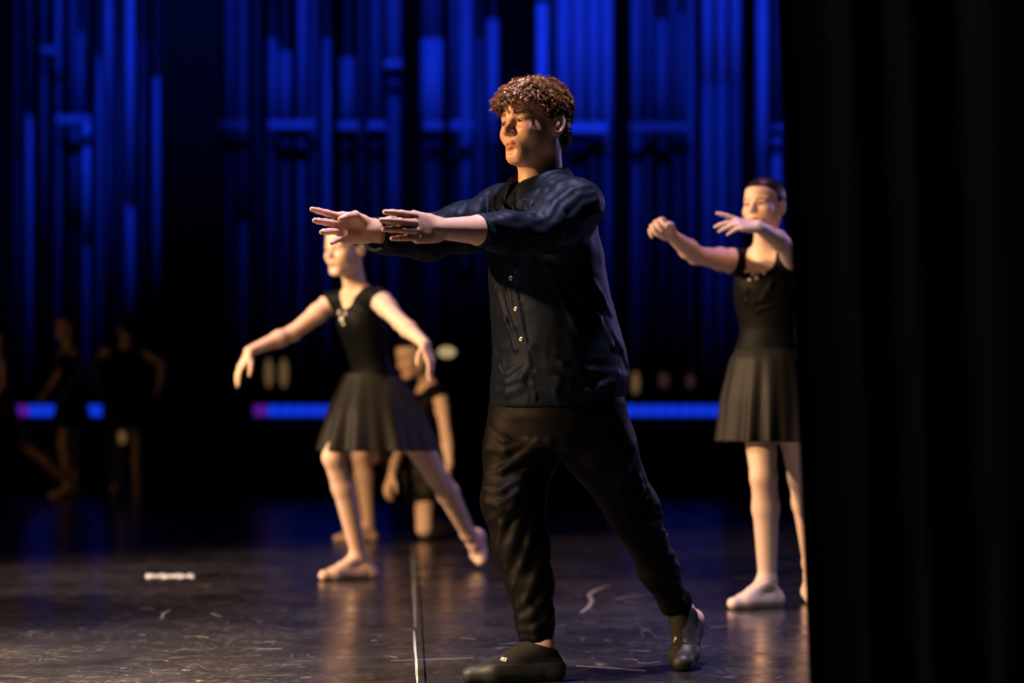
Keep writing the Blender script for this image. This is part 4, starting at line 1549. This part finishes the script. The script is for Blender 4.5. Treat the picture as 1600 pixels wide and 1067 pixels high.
def right_girl():
    d = Dancer()
    d.scoop = 0.075
    d.u = 0.92
    d.yaw = 30
    d.head = (P(1195, 322, 8.62), 36, 2, -2, 0.90)
    d.neck, d.pel = P(1197, 398, 8.67), P(1203, 560, 8.68)
    d.shR, d.shL = P(1146, 408, 8.74), P(1243, 404, 8.58)
    d.elR, d.wrR = P(1088, 399, 8.54), P(1047, 366, 8.36)
    d.elL, d.wrL = P(1227, 384, 8.36), P(1184, 353, 8.16)
    d.hR = ((-0.62, -0.55, 0.42), (-0.55, 0.25, 0.8), dict(curl=[(50, 55, 30), (48, 55, 30), (45, 55, 30), (40, 50, 30)], thumb=[(0.5, 0.7, -0.4), (0.2, 0.8, -0.6), (0, 0.7, -0.7)]))
    d.hL = ((-0.92, -0.34, 0.08), (0.30, -0.55, 0.78), dict(curl=[(-6, 4, 4), (16, 12, 8), (20, 14, 8), (24, 16, 8)], spread=(14, 0, -2, -4), thumb=[(0.3, 0.8, -0.5), (0.1, 0.9, -0.4), (0, 1, -0.3)]))
    d.hipR, d.knR, d.anR = P(1184, 605, 8.70), P(1193, 745, 8.60), P(1199, 905, 8.66)
    d.hipL, d.knL, d.anL = P(1232, 605, 8.62), P(1252, 745, 8.70), P(1268, 878, 8.86)
    d.ftR = (V3(gx(1212, 8.68), 8.68, 0.028), V3(gx(1163, 8.60), 8.60, 0.026), V3(gx(1146, 8.57), 8.57, 0.022))
    d.ftL = (P(1272, 885, 8.95), P(1268, 925, 8.90), V3(gx(1267, 8.85), 8.85, 0.022))
    d.calf = (0.4, 0.9, 0)
    z = lambda py: HC + (HOR - py) / 436.0
    yw = math.radians(30)
    d.skirt = [(z(545), gx(1201, 8.66), 8.67, .118, .098, yw), (z(560), gx(1203, 8.66), 8.67, .146, .124, yw), (z(620), gx(1203, 8.66), 8.67, .178, .152, yw), (z(690), gx(1202, 8.66), 8.67, .190, .165, yw)]
    d.skirt_top_c = (gx(1200, 8.66), 8.67)
    d.drape = None
    dancer('dark-haired girl in sleeveless black dress standing beside the black wing curtain', d,
           gems=[(1166, 424, .006), (1176, 428, .006), (1182, 434, .007), (1194, 427, .006), (1171, 437, .005)],
           folds=[([(1160, 430), (1166, 455), (1180, 472), (1200, 468)], .007), ([(1157, 445), (1166, 470), (1185, 485), (1208, 476)], .006), ([(1210, 420), (1205, 445), (1192, 465)], .007)])


def lunging_girl():
    d = Dancer()
    d.scoop = 0.050
    d.u = 0.95
    d.yaw = 58
    d.head = (P(542, 389, 10.12), 42, -4, -3, 1.0)
    d.neck, d.pel = P(558, 456, 10.18), P(586, 605, 10.26)
    d.shR, d.shL = P(518, 473, 10.28), P(592, 467, 10.06)
    d.elR, d.wrR = P(457, 521, 10.20), P(389, 549, 10.08)
    d.elL, d.wrL = P(626, 504, 9.93), P(665, 538, 9.78)
    d.hR = ((-0.45, -0.12, -0.86), (-0.80, -0.42, 0.42), dict(curl=[(10, 12, 8), (14, 12, 8), (14, 14, 8), (16, 14, 8)]))
    d.hL = ((0.28, -0.35, -0.88), (0.78, -0.40, 0.42), dict(curl=[(8, 10, 8), (14, 12, 8), (24, 18, 8), (32, 20, 8)]))
    d.hipR, d.knR, d.anR = P(570, 632, 10.28), P(522, 714, 10.04), P(561, 868, 10.20)
    d.hipL, d.knL, d.anL = P(616, 632, 10.20), P(682, 744, 10.42), P(731, 832, 10.74)
    d.ftR = (V3(gx(580, 10.22), 10.22, 0.028), V3(gx(523, 10.14), 10.14, 0.026), V3(gx(506, 10.11), 10.11, 0.022))
    d.ftL = (P(747, 838, 10.82), P(748, 866, 10.82), P(751, 876, 10.80))
    d.calf = (0.6, 0.7, 0.1)
    z = lambda py: HC + (HOR - py) / 370.0
    yw = math.radians(42)
    d.skirt = [(z(582), gx(579, 10.24), 10.25, .120, .100, yw), (z(596), gx(582, 10.24), 10.25, .148, .128, yw), (z(640), gx(586, 10.24), 10.22, .195, .200, yw), (z(704), gx(593, 10.24), 10.20, .235, .270, yw)]
    d.skirt_top_c = (gx(580, 10.24), 10.25)
    d.drape = None
    dancer('girl in black dress lunging with arms spread low at her sides', d,
           gems=[(530, 488, .009), (534, 498, .011), (540, 490, .007), (537, 506, .006)],
           folds=[([(510, 500), (522, 525), (540, 535)], .007), ([(545, 500), (540, 525), (530, 540)], .006)])


def kneeling_girl():
    d = Dancer()
    d.scoop = 0.050
    d.u = 0.95
    d.yaw = 55
    d.head = (P(646, 557, 13.55), 52, -14, -4, 1.04)
    d.neck, d.pel = P(671, 601, 13.62), P(652, 705, 13.68)
    d.shR, d.shL = P(648, 612, 13.80), P(688, 618, 13.50)
    d.elR, d.wrR = P(628, 680, 13.55), P(612, 742, 13.32)
    d.elL, d.wrL = P(698, 682, 13.42), P(703, 728, 13.32)
    d.hR = ((-0.35, -0.2, -0.9), (-0.75, -0.5, 0.2), dict(curl=[(25, 30, 20)] * 4))
    d.hL = ((0.05, -0.2, -0.97), (0.9, -0.4, 0.0), dict(curl=[(20, 25, 15)] * 4))
    d.hipR, d.knR, d.anR = P(640, 712, 13.72), P(563, 712, 13.30), P(576, 820, 13.36)
    d.hipL, d.knL, d.anL = P(662, 716, 13.62), P(664, 825, 13.42), V3(gx(712, 13.85), 13.85, 0.055)
    d.ftR = (V3(gx(582, 13.38), 13.38, 0.028), V3(gx(540, 13.30), 13.30, 0.026), V3(gx(527, 13.28), 13.28, 0.022))
    d.ftL = (V3(gx(722, 13.9), 13.90, 0.075), V3(gx(735, 14.0), 14.0, 0.03), V3(gx(742, 14.03), 14.03, 0.024))
    d.calf = (0.3, 0.9, 0.2)
    d.skirt = None
    d.drape = [([d.pel + V3(0, 0, 0.08), d.pel, mid(d.hipR, d.knR, 0.3), mid(d.hipR, d.knR, 0.62)], [0.12, 0.14, 0.115, 0.10]),
               ([d.pel, mid(d.hipL, d.knL, 0.25), mid(d.hipL, d.knL, 0.45)], [0.14, 0.12, 0.115])]
    dancer('girl in black dress kneeling on one knee behind the lunging girl', d, h=0.005)


def back_dancer(px, D, yaw, label, arms=0, stride=0.0, face_away=False):
    d = Dancer()
    d.scoop = 0.050
    d.u = 0.95
    d.yaw = yaw
    b = basis(yaw)
    r, f = b[:, 0], b[:, 1]
    o = V3(gx(px, D), D, 0)
    up = V3(0, 0, 1)
    d.pel = o + up * (0.86 - 0.12 * stride)
    d.neck = d.pel + up * 0.44 + f * 0.02
    d.head = (d.neck + up * 0.165 + f * 0.02, yaw, 0, 0, 0.95)
    d.shR, d.shL = d.neck + r * 0.135 - up * 0.03, d.neck - r * 0.135 - up * 0.03
    if arms == 0:
        d.elR, d.elL = d.shR + r * 0.10 - up * 0.20, d.shL - r * 0.10 - up * 0.20
        d.wrR, d.wrL = d.elR + f * 0.12 - up * 0.16, d.elL + f * 0.12 - up * 0.16
    else:
        d.elR, d.elL = d.shR + r * 0.18 - up * 0.13, d.shL - r * 0.18 - up * 0.13
        d.wrR, d.wrL = d.elR - r * 0.04 - up * 0.20, d.elL + r * 0.04 - up * 0.20
    d.hR = (unit(d.wrR - d.elR), r, {})
    d.hL = (unit(d.wrL - d.elL), -r, {})
    d.hipR, d.hipL = d.pel + r * 0.075 - up * 0.05, d.pel - r * 0.075 - up * 0.05
    fr = o + r * 0.09 + f * 0.45 * stride
    fl = o - r * 0.09 - f * 0.62 * stride
    d.anR, d.anL = fr + up * 0.09, fl + up * (0.09 + 0.05 * stride)
    d.knR = mid(d.hipR, d.anR) + f * (0.04 + 0.16 * stride)
    d.knL = mid(d.hipL, d.anL) + f * 0.03
    d.ftR = (fr - f * 0.04 + up * 0.028, fr + f * 0.11 + up * 0.026, fr + f * 0.16 + up * 0.022)
    d.ftL = (fl - f * 0.04 + up * (0.028 + 0.05 * stride), fl + f * 0.11 + up * 0.026, fl + f * 0.16 + up * 0.022)
    d.calf = -f
    yw = math.radians(yaw)
    c = d.pel
    d.skirt = [(c[2] + 0.10, c[0], c[1], .112, .092, yw), (c[2] + 0.05, c[0], c[1], .13, .11, yw), (c[2] - 0.1, c[0], c[1], .17, .145, yw), (c[2] - 0.26, c[0], c[1], .20, .18, yw)]
    d.skirt_top_c = (c[0], c[1])
    d.drape = None
    dancer(label, d, h=0.013, group='dim dancers at the back', eyes=False)


right_girl()
lunging_girl()
kneeling_girl()
back_dancer(112, 20.9, 60, 'dim dancer standing in shadow before the far-left blue batten', 0)
back_dancer(198, 20.7, 180, 'dim dancer with bent arms facing away beside the black drape', 1)
back_dancer(4, 20.3, 70, 'dim dancer striding in at the left edge of the stage', 0, 0.9)
